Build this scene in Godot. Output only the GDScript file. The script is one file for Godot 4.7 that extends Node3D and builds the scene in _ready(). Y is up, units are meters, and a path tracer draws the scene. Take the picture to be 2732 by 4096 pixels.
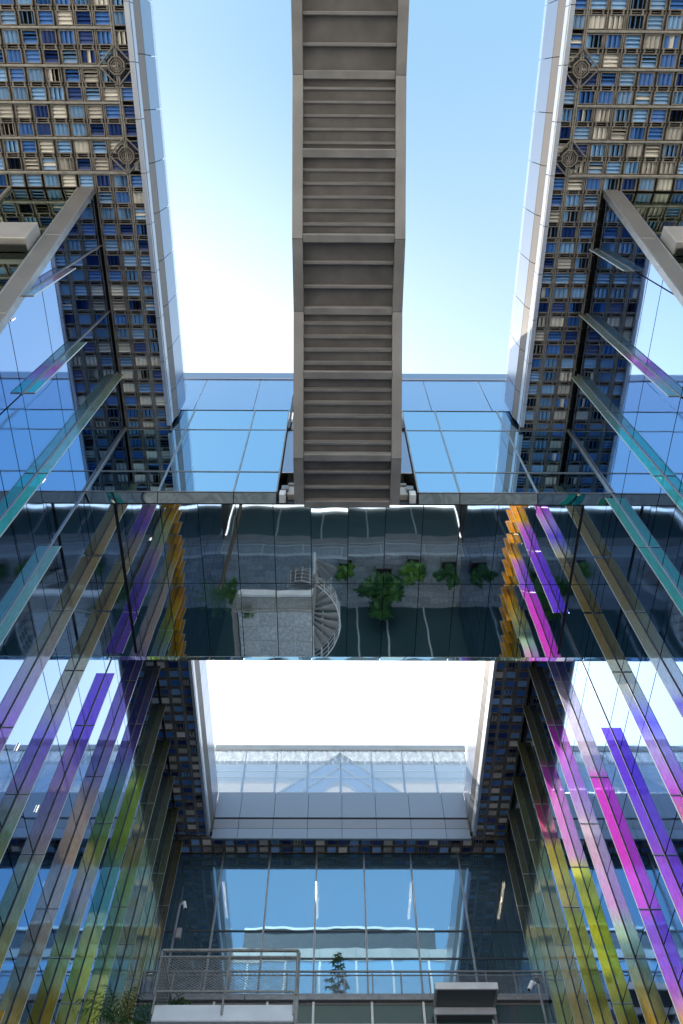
extends Node3D
# A courtyard between two glazed wings, seen from its floor looking steeply up. x right, y up, -z away; the eye is the origin.

const XL := -5.54        # plane of the left glass wall
const XR := 6.08         # plane of the right glass wall
const IL := -4.32        # inner edge of the left soffit
const IR := 4.78
const ILR := -4.42       # the same edges beyond the bridge
const IRR := 4.84
const HS := 19.34        # height of the louvred soffits
const ZB := -7.756       # front of the bridge
const ZK := -12.3        # back of the bridge
const YM := 15.47        # mirrored underside of the bridge
const ZF := -23.95       # far facade
const ZR := -23.14       # inner edge of the far roof
const GY := -2.0         # paving
const ROWS := [19.3, 16.67, 15.85, 15.1, 13.33, 12.6, 11.87, 9.96, 9.21, 8.5, 6.6, 5.85, 5.1, 3.2, 2.45, 1.75, -0.15, -2.0]

var M := {}
var cache := {}
var rng := RandomNumberGenerator.new()

# ---------------------------------------------------------------- helpers
func hexc(h: String) -> Color:
	return Color(h)

func mat(key: String, c: Color, rough := 0.6, metal := 0.0) -> StandardMaterial3D:
	var m := StandardMaterial3D.new()
	m.resource_name = key
	m.albedo_color = c
	m.roughness = rough
	m.metallic = metal
	M[key] = m
	return m

func lin(r: float, g: float, b: float) -> Color:
	return Color(r, g, b).linear_to_srgb()

func noise_tex(freq: float, lo: float, hi: float, size := 256, sd := 1, oct := 4) -> NoiseTexture2D:
	var n := FastNoiseLite.new()
	n.seed = sd
	n.frequency = freq
	n.fractal_octaves = oct
	var g := Gradient.new()
	g.set_color(0, Color(lo, lo, lo))
	g.set_color(1, Color(hi, hi, hi))
	var t := NoiseTexture2D.new()
	t.width = size
	t.height = size
	t.seamless = true
	t.noise = n
	t.color_ramp = g
	return t

func grain(m: StandardMaterial3D, t: Texture2D, scale: Vector3) -> void:
	m.albedo_texture = t
	m.uv1_triplanar = true
	m.uv1_world_triplanar = true
	m.uv1_scale = scale

func thing(called: String, label: String, category: String, group := "", pos := Vector3.ZERO) -> Node3D:
	var o := Node3D.new()
	o.name = called
	add_child(o, true)
	o.position = pos
	tag(o, label, category, group)
	return o

func tag(o: Node, label: String, category: String, group := "") -> void:
	o.set_meta("label", label)
	o.set_meta("category", category)
	if group != "":
		o.set_meta("group", group)

func put(called: String, mesh: Mesh, m: Material, parent: Node, xf := Transform3D()) -> MeshInstance3D:
	var o := MeshInstance3D.new()
	o.name = called
	o.mesh = mesh
	if m:
		o.material_override = m
	o.transform = xf
	parent.add_child(o, true)
	return o

func structure(o: Node) -> void:
	o.set_meta("kind", "structure")

func start() -> SurfaceTool:
	var st := SurfaceTool.new()
	st.begin(Mesh.PRIMITIVE_TRIANGLES)
	return st

func vtx(st: SurfaceTool, p: Vector3, n: Vector3, uv := Vector2.ZERO) -> void:
	st.set_normal(n)
	st.set_uv(uv)
	st.add_vertex(p)

# corners in order round the face; n is its outward normal
func quad(st: SurfaceTool, a: Vector3, b: Vector3, c: Vector3, d: Vector3, n := Vector3.ZERO) -> void:
	var g := (b - a).cross(c - a)
	if g.length() < 1e-10:
		g = (c - a).cross(d - a)
	g = g.normalized()
	if n == Vector3.ZERO:
		n = g
	if g.dot(n) > 0.0:   # clockwise seen from outside
		for p: Vector3 in [a, c, b, a, d, c]:
			vtx(st, p, n)
	else:
		for p: Vector3 in [a, b, c, a, c, d]:
			vtx(st, p, n)

func box_into(st: SurfaceTool, c: Vector3, s: Vector3, bev := 0.0, b := Basis()) -> void:
	var h := s * 0.5
	bev = minf(bev, minf(h.x, minf(h.y, h.z)) * 0.6)
	var ax := [b.x, b.y, b.z]
	var hs := [h.x, h.y, h.z]
	for i in 3:
		var j: int = (i + 1) % 3
		var k: int = (i + 2) % 3
		for sg: float in [-1.0, 1.0]:
			var n: Vector3 = ax[i] * sg
			var o: Vector3 = c + n * hs[i]
			var u: Vector3 = ax[j] * (hs[j] - bev)
			var v: Vector3 = ax[k] * (hs[k] - bev)
			quad(st, o - u - v, o + u - v, o + u + v, o - u + v, n)
	if bev > 0.0:
		for i in 3:
			var j: int = (i + 1) % 3
			var k: int = (i + 2) % 3
			for sj: float in [-1.0, 1.0]:
				for sk: float in [-1.0, 1.0]:
					var w: Vector3 = ax[i] * (hs[i] - bev)
					var p: Vector3 = c + ax[j] * sj * hs[j] + ax[k] * sk * (hs[k] - bev)
					var q: Vector3 = c + ax[j] * sj * (hs[j] - bev) + ax[k] * sk * hs[k]
					quad(st, p - w, p + w, q + w, q - w, (ax[j] * sj + ax[k] * sk).normalized())
		for sx: float in [-1.0, 1.0]:
			for sy: float in [-1.0, 1.0]:
				for sz: float in [-1.0, 1.0]:
					var p: Vector3 = c + b.x * sx * h.x + b.y * sy * (h.y - bev) + b.z * sz * (h.z - bev)
					var q: Vector3 = c + b.x * sx * (h.x - bev) + b.y * sy * h.y + b.z * sz * (h.z - bev)
					var r: Vector3 = c + b.x * sx * (h.x - bev) + b.y * sy * (h.y - bev) + b.z * sz * h.z
					quad(st, p, q, r, r, (b.x * sx + b.y * sy + b.z * sz).normalized())

func boxm(s: Vector3, bev := 0.0) -> Mesh:
	var key := "box%.3f,%.3f,%.3f,%.3f" % [s.x, s.y, s.z, bev]
	if not cache.has(key):
		var st := start()
		box_into(st, Vector3.ZERO, s, bev)
		cache[key] = st.commit()
	return cache[key]

func box(called: String, parent: Node, c: Vector3, s: Vector3, m: Material, bev := 0.0) -> MeshInstance3D:
	return put(called, boxm(s, bev), m, parent, Transform3D(Basis(), c))

# a box between two ranges
func slab(called: String, parent: Node, a: Vector3, b: Vector3, m: Material, bev := 0.0) -> MeshInstance3D:
	return box(called, parent, (a + b) * 0.5, (b - a).abs(), m, bev)

func tube_into(st: SurfaceTool, a: Vector3, b: Vector3, r0: float, r1: float, sides := 8, caps := true) -> void:
	var d := (b - a).normalized()
	var u := d.cross(Vector3.UP if absf(d.y) < 0.9 else Vector3.RIGHT).normalized()
	var v := d.cross(u)
	for i in sides:
		var p := TAU * i / sides
		var q := TAU * (i + 1) / sides
		var n0 := u * cos(p) + v * sin(p)
		var n1 := u * cos(q) + v * sin(q)
		var c := [a + n0 * r0, a + n1 * r0, b + n1 * r1, b + n0 * r1]
		var ns := [n0, n1, n1, n0]
		var g: Vector3 = (c[1] - c[0]).cross(c[2] - c[0])
		var order := [0, 2, 1, 0, 3, 2] if g.dot(n0) > 0.0 else [0, 1, 2, 0, 2, 3]
		for k: int in order:
			vtx(st, c[k], ns[k])
		if caps:
			quad(st, a, a + n0 * r0, a + n1 * r0, a, -d)
			quad(st, b, b + n0 * r1, b + n1 * r1, b, d)

func tube(called: String, parent: Node, a: Vector3, b: Vector3, r: float, m: Material, sides := 10) -> MeshInstance3D:
	var st := start()
	tube_into(st, a, b, r, r, sides)
	return put(called, st.commit(), m, parent)

# a sheet of glass or metal facing +z, slightly uneven as real panes are, with edges and a back
func pane(w: float, h: float, nx: int, ny: int, amp: float, variant: int, t := 0.012) -> Mesh:
	var key := "pane%.3f,%.3f,%d,%d,%.5f,%d,%.3f" % [w, h, nx, ny, amp, variant, t]
	if cache.has(key):
		return cache[key]
	var r := RandomNumberGenerator.new()
	r.seed = hash(key)
	var st := start()
	var ph := [r.randf() * TAU, r.randf() * TAU, r.randf() * TAU, r.randf() * TAU]
	var tilt := Vector2(r.randfn(), r.randfn()) * amp * 0.35
	var norm := func(x: float, y: float) -> Vector3:
		var ex := 2.0 * x / w
		var ey := 2.0 * y / h
		var sx: float = amp * (0.5 * signf(ex) * pow(absf(ex), 5.0) * (0.4 + 0.6 * sin(y * 5.0 + ph[0])) + 0.5 * sin(x * 4.1 + y * 2.3 + ph[1]) + 0.3 * sin(y * 9.0 + ph[2]))
		var sy: float = amp * (0.5 * signf(ey) * pow(absf(ey), 5.0) * (0.4 + 0.6 * sin(x * 5.0 + ph[2])) + 0.5 * sin(y * 3.7 - x * 2.1 + ph[3]) + 0.3 * sin(x * 8.0 + ph[0]))
		return Vector3(sx + tilt.x, sy + tilt.y, 1.0).normalized()
	for i in nx:
		for j in ny:
			var x0 := -w / 2 + w * i / nx
			var x1 := -w / 2 + w * (i + 1) / nx
			var y0 := -h / 2 + h * j / ny
			var y1 := -h / 2 + h * (j + 1) / ny
			for p: Vector2 in [Vector2(x0, y0), Vector2(x1, y1), Vector2(x1, y0), Vector2(x0, y0), Vector2(x0, y1), Vector2(x1, y1)]:
				vtx(st, Vector3(p.x, p.y, 0), norm.call(p.x, p.y), Vector2(p.x, p.y))
	var a := Vector3(-w / 2, -h / 2, 0)
	var b := Vector3(w / 2, -h / 2, 0)
	var c := Vector3(w / 2, h / 2, 0)
	var d := Vector3(-w / 2, h / 2, 0)
	var z := Vector3(0, 0, -t)
	quad(st, a + z, b + z, c + z, d + z, Vector3(0, 0, -1))
	quad(st, a, b, b + z, a + z, Vector3(0, -1, 0))
	quad(st, c, d, d + z, c + z, Vector3(0, 1, 0))
	quad(st, b, c, c + z, b + z, Vector3(1, 0, 0))
	quad(st, d, a, a + z, d + z, Vector3(-1, 0, 0))
	cache[key] = st.commit()
	return cache[key]

func _ready() -> void:
	rng.seed = 20240611
	view()
	materials()
	ground()
	for s in [-1, 1]:
		wing(s)
	soffits()
	roof_edges()
	far_building()
	bridge()
	staircase()
	fins()
	walkway()
	balcony()
	small_things()

# ---------------------------------------------------------------- camera, sky, sun, exposure
func view() -> void:
	var cam := Camera3D.new()
	cam.name = "camera"
	var p := deg_to_rad(62.215)
	var y := deg_to_rad(0.757)
	var r := deg_to_rad(-0.444)
	var f := Vector3(sin(y) * cos(p), sin(p), -cos(y) * cos(p))
	var r0 := Vector3(cos(y), 0, sin(y))
	var u0 := r0.cross(f)
	cam.transform = Transform3D(Basis(cos(r) * r0 + sin(r) * u0, -sin(r) * r0 + cos(r) * u0, -f), Vector3.ZERO)
	cam.fov = 65.72
	cam.near = 0.1
	cam.far = 1500.0
	add_child(cam)
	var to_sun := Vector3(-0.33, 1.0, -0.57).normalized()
	# the sky: clear, whitening towards the sun and the horizon
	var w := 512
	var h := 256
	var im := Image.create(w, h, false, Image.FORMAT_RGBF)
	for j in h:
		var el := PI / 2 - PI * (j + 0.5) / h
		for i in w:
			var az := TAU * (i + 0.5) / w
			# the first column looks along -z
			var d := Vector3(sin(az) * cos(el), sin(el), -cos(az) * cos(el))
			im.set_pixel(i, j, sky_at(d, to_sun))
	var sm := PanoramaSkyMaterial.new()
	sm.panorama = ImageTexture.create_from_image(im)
	var sky := Sky.new()
	sky.sky_material = sm
	var e := Environment.new()
	e.background_mode = Environment.BG_SKY
	e.sky = sky
	e.tonemap_mode = Environment.TONE_MAPPER_LINEAR
	e.tonemap_exposure = 3.0
	e.sdfgi_enabled = true
	e.ssao_enabled = true
	e.ssil_enabled = true
	var we := WorldEnvironment.new()
	we.name = "world_environment"
	we.environment = e
	add_child(we)
	var sun := DirectionalLight3D.new()
	sun.name = "sun"
	sun.light_color = Color(1.0, 0.96, 0.9)
	sun.light_energy = 1.6
	sun.light_angular_distance = 0.5
	sun.shadow_enabled = true
	add_child(sun)
	sun.look_at_from_position(to_sun * 100.0, Vector3.ZERO, Vector3.UP)

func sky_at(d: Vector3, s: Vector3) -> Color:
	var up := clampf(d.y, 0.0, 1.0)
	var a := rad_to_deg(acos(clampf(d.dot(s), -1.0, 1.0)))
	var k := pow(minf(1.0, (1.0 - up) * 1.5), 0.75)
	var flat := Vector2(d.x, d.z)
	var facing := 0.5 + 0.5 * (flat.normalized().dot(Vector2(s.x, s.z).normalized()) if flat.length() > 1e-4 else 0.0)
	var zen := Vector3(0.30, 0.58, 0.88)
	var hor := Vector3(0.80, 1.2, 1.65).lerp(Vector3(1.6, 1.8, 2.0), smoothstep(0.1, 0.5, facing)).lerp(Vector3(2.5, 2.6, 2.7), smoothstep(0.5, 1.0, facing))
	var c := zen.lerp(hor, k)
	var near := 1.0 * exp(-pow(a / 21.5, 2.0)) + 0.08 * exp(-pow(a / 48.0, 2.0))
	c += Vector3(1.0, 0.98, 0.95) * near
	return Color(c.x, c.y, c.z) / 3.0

# ---------------------------------------------------------------- materials
func materials() -> void:
	mat("wall_glass", lin(0.30, 0.45, 0.70), 0.015, 1.0)
	var smear := noise_tex(0.008, 0.12, 1.0, 512, 51, 5)
	M.wall_glass.roughness = 0.075
	M.wall_glass.roughness_texture = smear
	M.wall_glass.uv1_triplanar = true
	M.wall_glass.uv1_world_triplanar = true
	M.wall_glass.uv1_scale = Vector3(0.35, 0.09, 0.35)
	mat("bridge_glass", lin(0.42, 0.64, 0.80), 0.015, 1.0)
	mat("mirror_panel", lin(0.93, 0.95, 0.92), 0.02, 1.0)
	var fg := mat("far_glass", lin(0.23, 0.41, 0.55), 0.015, 0.82)
	fg.transparency = BaseMaterial3D.TRANSPARENCY_ALPHA
	fg.albedo_color.a = 0.5
	var cg := mat("clear_glass", lin(0.5, 0.6, 0.65), 0.02, 0.1)
	cg.transparency = BaseMaterial3D.TRANSPARENCY_ALPHA
	cg.albedo_color.a = 0.18
	var pg := mat("parapet_glass", lin(0.42, 0.58, 0.78), 0.02, 0.85)
	pg.transparency = BaseMaterial3D.TRANSPARENCY_ALPHA
	pg.albedo_color.a = 0.5
	mat("end_glass", lin(0.34, 0.42, 0.36), 0.03, 1.0)
	mat("soffit_grey", lin(0.13, 0.135, 0.135), 0.6)
	mat("far_edge", lin(0.27, 0.29, 0.33), 0.35, 0.3)
	mat("dark", lin(0.012, 0.013, 0.014), 0.7)
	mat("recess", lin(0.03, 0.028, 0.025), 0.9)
	mat("lower_glass", lin(0.07, 0.125, 0.125), 0.04, 0.25)
	mat("pit_glass", lin(0.11, 0.17, 0.17), 0.12, 0.0)
	mat("lip_mirror", lin(0.42, 0.43, 0.41), 0.03, 1.0)
	grain(mat("taupe", lin(0.27, 0.24, 0.205), 0.55, 0.1), noise_tex(0.02, 0.7, 1.0), Vector3(0.7, 0.7, 0.7))
	grain(mat("tube_metal", lin(0.37, 0.35, 0.31), 0.45, 0.3), noise_tex(0.02, 0.75, 1.0, 256, 4), Vector3(0.8, 0.8, 0.8))
	grain(mat("mullion", lin(0.42, 0.42, 0.42), 0.35, 0.6), noise_tex(0.02, 0.85, 1.0, 256, 5), Vector3(0.5, 0.5, 0.5))
	mat("edge_panel", lin(0.33, 0.36, 0.44), 0.28, 0.9)
	mat("lip_panel", lin(0.58, 0.60, 0.66), 0.3, 0.55)
	mat("edge_brown", lin(0.20, 0.17, 0.15), 0.5, 0.2)
	grain(mat("post_metal", lin(0.26, 0.25, 0.24), 0.4, 0.4), noise_tex(0.01, 0.88, 1.0, 256, 16), Vector3(0.4, 0.4, 0.4))
	grain(mat("cladding", lin(0.48, 0.45, 0.42), 0.4, 0.35), noise_tex(0.01, 0.88, 1.0, 256, 6), Vector3(0.4, 0.4, 0.4))
	grain(mat("stair_steel", lin(0.26, 0.252, 0.243), 0.55, 0.1), noise_tex(0.006, 0.82, 1.0, 512, 7, 6), Vector3(0.35, 0.35, 0.35))
	grain(mat("stair_tread", lin(0.155, 0.143, 0.135), 0.7, 0.0), noise_tex(0.006, 0.80, 1.0, 512, 8, 6), Vector3(0.4, 0.4, 0.4))
	grain(mat("white_metal", lin(0.84, 0.84, 0.82), 0.4, 0.1), noise_tex(0.01, 0.9, 1.0, 256, 9), Vector3(0.4, 0.4, 0.4))
	grain(mat("grey_metal", lin(0.30, 0.30, 0.31), 0.45, 0.3), noise_tex(0.02, 0.8, 1.0, 256, 10), Vector3(0.7, 0.7, 0.7))
	grain(mat("dark_metal", lin(0.10, 0.10, 0.11), 0.4, 0.4), noise_tex(0.02, 0.8, 1.0, 256, 11), Vector3(0.7, 0.7, 0.7))
	grain(mat("concrete", lin(0.56, 0.53, 0.49), 0.85), noise_tex(0.01, 0.7, 1.0, 512, 12, 6), Vector3(0.3, 0.3, 0.3))
	for k in 3:
		grain(mat("paving_%d" % k, lin(0.60 + 0.08 * k, 0.61 + 0.08 * k, 0.61 + 0.08 * k), 0.8), noise_tex(0.03, 0.75, 1.0, 256, 20 + k), Vector3(0.8, 0.8, 0.8))
	mat("louvre_sky", lin(0.23, 0.44, 0.72), 0.4)
	mat("louvre_blue", lin(0.06, 0.19, 0.52), 0.4)
	mat("louvre_navy", lin(0.014, 0.05, 0.21), 0.4)
	mat("louvre_steel", lin(0.20, 0.36, 0.58), 0.4)
	mat("louvre_cream", lin(0.72, 0.68, 0.59), 0.45)
	mat("louvre_sand", lin(0.50, 0.47, 0.41), 0.45)
	var fm := mat("fin_glass", Color.WHITE, 0.03, 0.05)
	fm.refraction_enabled = true
	fm.refraction_scale = 0.0012
	fm.albedo_color.a = 0.42
	fm.vertex_color_use_as_albedo = true
	fm.backlight_enabled = true
	fm.backlight = Color(0.75, 0.75, 0.75)
	fm.clearcoat_enabled = true
	fm.clearcoat = 0.4
	fm.clearcoat_roughness = 0.05
	var streak := noise_tex(0.02, 0.82, 1.0, 512, 31, 5)
	fm.albedo_texture = streak
	fm.uv1_scale = Vector3(2.5, 0.35, 1.0)
	for q: Array in [["film_amber", lin(1.0, 0.60, 0.20)], ["film_mint", lin(0.42, 0.92, 0.80)], ["film_gold", lin(0.95, 0.80, 0.22)]]:
		var dm := mat(q[0], q[1], 0.05, 0.8)
		dm.transparency = BaseMaterial3D.TRANSPARENCY_ALPHA
		dm.albedo_texture = streak
		dm.uv1_scale = Vector3(2.5, 0.35, 1.0)
		dm.albedo_color.a = 0.16
	mat("glass_edge", lin(0.60, 0.66, 0.62), 0.15, 0.2)
	var tm := mat("tube_light", Color(1, 1, 1), 0.5)
	tm.emission_enabled = true
	tm.emission = Color(1.0, 0.93, 0.8)
	tm.emission_energy_multiplier = 14.0
	var sm := mat("strip_lamp", Color(1, 1, 1), 0.5)
	sm.emission_enabled = true
	sm.emission = Color(1.0, 0.95, 0.85)
	sm.emission_energy_multiplier = 0.6
	mat("leaf", lin(0.06, 0.17, 0.03), 0.35)
	mat("leaf_light", lin(0.20, 0.36, 0.05), 0.4)
	mat("leaf_dark", lin(0.03, 0.09, 0.03), 0.45)
	for q: String in ["leaf", "leaf_light", "leaf_dark"]:
		M[q].backlight_enabled = true
		M[q].backlight = Color(0.25, 0.3, 0.1)
	mat("stem", lin(0.10, 0.07, 0.04), 0.8)
	mat("soil", lin(0.05, 0.035, 0.025), 0.95)
	mat("planter", lin(0.25, 0.24, 0.23), 0.7)
	mat("plastic_white", lin(0.8, 0.8, 0.8), 0.35)
	mat("black", lin(0.01, 0.01, 0.01), 0.3)
	mat("render_wall", lin(0.55, 0.56, 0.58), 0.7)
	mat("gable", lin(0.16, 0.27, 0.50), 0.5)
	mat("gable_wall", lin(0.30, 0.36, 0.48), 0.5)
	var fr := mat("frost", lin(0.8, 0.85, 0.88), 0.6)
	fr.transparency = BaseMaterial3D.TRANSPARENCY_ALPHA
	fr.albedo_texture = noise_tex(0.012, 0.5, 1.0, 512, 41, 5)
	fr.albedo_color.a = 0.35
	fr.uv1_triplanar = true
	fr.uv1_scale = Vector3(0.8, 0.4, 0.8)
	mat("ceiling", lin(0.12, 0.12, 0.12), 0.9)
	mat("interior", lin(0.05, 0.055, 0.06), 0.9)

# ---------------------------------------------------------------- ground
func ground() -> void:
	# one sheet out to the horizon, open over the sunken court
	var st := start()
	var xs := [-400.0, XL, XR, 400.0]
	var zs := [-400.0, -19.0, -12.6, 400.0]
	for i in 3:
		for j in 3:
			if i == 1 and j == 1:
				continue
			quad(st, Vector3(xs[i], GY, zs[j]), Vector3(xs[i + 1], GY, zs[j]), Vector3(xs[i + 1], GY, zs[j + 1]), Vector3(xs[i], GY, zs[j + 1]), Vector3.UP)
	var g := put("ground", st.commit(), M.concrete, self)
	structure(g)
	# paving slabs where the mirror shows them
	var rows := 13
	var z0 := -19.25
	for j in rows:
		var d := 0.355
		var z := z0 - d * (j + 0.5)
		var x := XL + 0.05 - rng.randf() * 0.3
		while x < XR - 0.1:
			var w := rng.randf_range(0.42, 0.85)
			var a := maxf(x, XL + 0.03)
			var b := minf(x + w, XR - 0.03)
			if b - a > 0.12:
				var s := Vector3(snappedf(b - a, 0.07) - 0.016, 0.04, d - 0.016)
				put("paving_slab", boxm(s, 0.006), M["paving_%d" % rng.randi_range(0, 2)], g, Transform3D(Basis(), Vector3((a + b) / 2, GY + 0.012 + rng.randf() * 0.005, z)))
			x += w
	var ct := thing("sunken_court", "sunken court below the paving with a dark glazed end wall and grey floor", "courtyard")
	slab("floor", ct, Vector3(XL, -6.2, -19.0), Vector3(XR, -6.0, -12.6), M.concrete)
	slab("side_wall", ct, Vector3(XL - 0.2, -6.0, -19.0), Vector3(XL, GY - 0.01, -12.6), M.dark)
	slab("side_wall", ct, Vector3(XR, -6.0, -19.0), Vector3(XR + 0.2, GY - 0.01, -12.6), M.dark)
	slab("end_wall", ct, Vector3(XL, -6.0, -12.6), Vector3(XR, GY - 0.01, -12.4), M.concrete)
	slab("glazing", ct, Vector3(XL, -6.0, -19.3), Vector3(XR, -2.62, -19.2), M.pit_glass)
	for k in 6:
		box("mullion", ct, Vector3(-5.3 + 2.3 * k, -4.3, -19.17), Vector3(0.06, 3.3, 0.06), M.white_metal)
	slab("slab_edge", ct, Vector3(XL, -2.6, -19.28), Vector3(XR, GY + 0.02, -18.98), M.cladding, 0.01)
	# railing on that edge
	var r := thing("courtyard_railing", "mesh railing with pale top rail along the edge of the sunken court", "railing")
	rail_run(r, Vector3(XL + 0.05, GY + 0.02, -19.12), Vector3(XR - 0.05, GY + 0.02, -19.12), 1.0, 6, M.white_metal, 0.09)

# posts, top and mid rails, bottom bar and expanded-metal infill between two points
func rail_run(t: Node, a: Vector3, b: Vector3, h: float, bays: int, m: Material, cell := 0.075, mid := 0.14) -> void:
	var up := Vector3.UP
	var d := (b - a).normalized()
	var side := d.cross(up)
	var bas := Basis(d, up, -side)
	var ln := (b - a).length()
	put("top_rail", boxm(Vector3(ln, 0.05, 0.06), 0.01), m, t, Transform3D(bas, (a + b) / 2 + up * h))
	put("mid_rail", boxm(Vector3(ln, 0.035, 0.035), 0.006), m, t, Transform3D(bas, (a + b) / 2 + up * (h - mid)))
	put("bottom_rail", boxm(Vector3(ln, 0.035, 0.035), 0.006), m, t, Transform3D(bas, (a + b) / 2 + up * 0.06))
	for k in bays + 1:
		put("post", boxm(Vector3(0.04, h - 0.03, 0.045), 0.006), m, t, Transform3D(bas, a.lerp(b, float(k) / bays) + up * (h / 2 - 0.015)))
	var st := start()
	var lo := 0.08
	var hi := h - mid - 0.02
	var hh := hi - lo
	var run := hh * 1.7          # flat diamonds
	var n := int((ln + run) / (cell * 1.7))
	for k in n:
		for sg: float in [-1.0, 1.0]:
			var s0: float = k * cell * 1.7 - (run if sg > 0 else 0.0)
			var s1: float = s0 + run * sg if sg > 0 else s0 - run
			var p0 := Vector2(s0, lo)
			var p1 := Vector2(s1, hi)
			var t0 := 0.0
			var t1 := 1.0
			for lim: float in [0.0, ln]:
				var f0 := p0.x - lim
				var f1 := p1.x - lim
				if lim == ln:
					f0 = -f0
					f1 = -f1
				if f0 < 0 and f1 < 0:
					t1 = -1.0
				elif f0 < 0:
					t0 = maxf(t0, f0 / (f0 - f1))
				elif f1 < 0:
					t1 = minf(t1, f0 / (f0 - f1))
			if t1 - t0 < 0.02:
				continue
			var q0 := p0.lerp(p1, t0)
			var q1 := p0.lerp(p1, t1)
			var w0 := a + d * q0.x + up * q0.y
			var w1 := a + d * q1.x + up * q1.y
			var dd := (w1 - w0).normalized()
			var nn := dd.cross(side).normalized()
			box_into(st, (w0 + w1) / 2 + side * 0.002 * sg, Vector3((w1 - w0).length(), 0.007, 0.006), 0.0, Basis(dd, nn, side))
	var ms := put("mesh_infill", st.commit(), m, t)
	ms.set_meta("kind", "stuff")

# ---------------------------------------------------------------- the two wings
const LEAN := 0.228      # the end walls lean: going down they draw back by this much per metre

func edge_z(y: float) -> float:
	return -1.93 - LEAN * (HS - y)

# part of the rectangle z0 > z > z1, y1 > y > y0 that lies behind the leaning edge
func cut(z0: float, z1: float, y1: float, y0: float, gap: float) -> PackedVector2Array:
	var poly := PackedVector2Array([Vector2(z0 - gap, y0 + gap), Vector2(z0 - gap, y1 - gap), Vector2(z1 + gap, y1 - gap), Vector2(z1 + gap, y0 + gap)])
	var res := PackedVector2Array()
	for i in 4:
		var p := poly[i]
		var q := poly[(i + 1) % 4]
		var fp := edge_z(p.y) - gap - p.x
		var fq := edge_z(q.y) - gap - q.x
		if fp >= 0:
			res.append(p)
		if (fp >= 0) != (fq >= 0):
			res.append(p.lerp(q, fp / (fp - fq)))
	return res

func sheet_into(st: SurfaceTool, poly: PackedVector2Array, x: float, back: float) -> void:
	var n := Vector3(signf(x - back), 0, 0)
	var c := Vector2.ZERO
	for p in poly:
		c += p / poly.size()
	for i in poly.size():
		var p := poly[i]
		var q := poly[(i + 1) % poly.size()]
		var f := [Vector3(x, c.y, c.x), Vector3(x, p.y, p.x), Vector3(x, q.y, q.x)]
		quad(st, f[0], f[1], f[2], f[0], n)
		quad(st, Vector3(back, c.y, c.x), Vector3(back, p.y, p.x), Vector3(back, q.y, q.x), Vector3(back, c.y, c.x), -n)
		var m := Vector3(0, (p.y + q.y) / 2 - c.y, (p.x + q.x) / 2 - c.x)
		quad(st, f[1], f[2], Vector3(back, q.y, q.x), Vector3(back, p.y, p.x), m.normalized())

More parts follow.
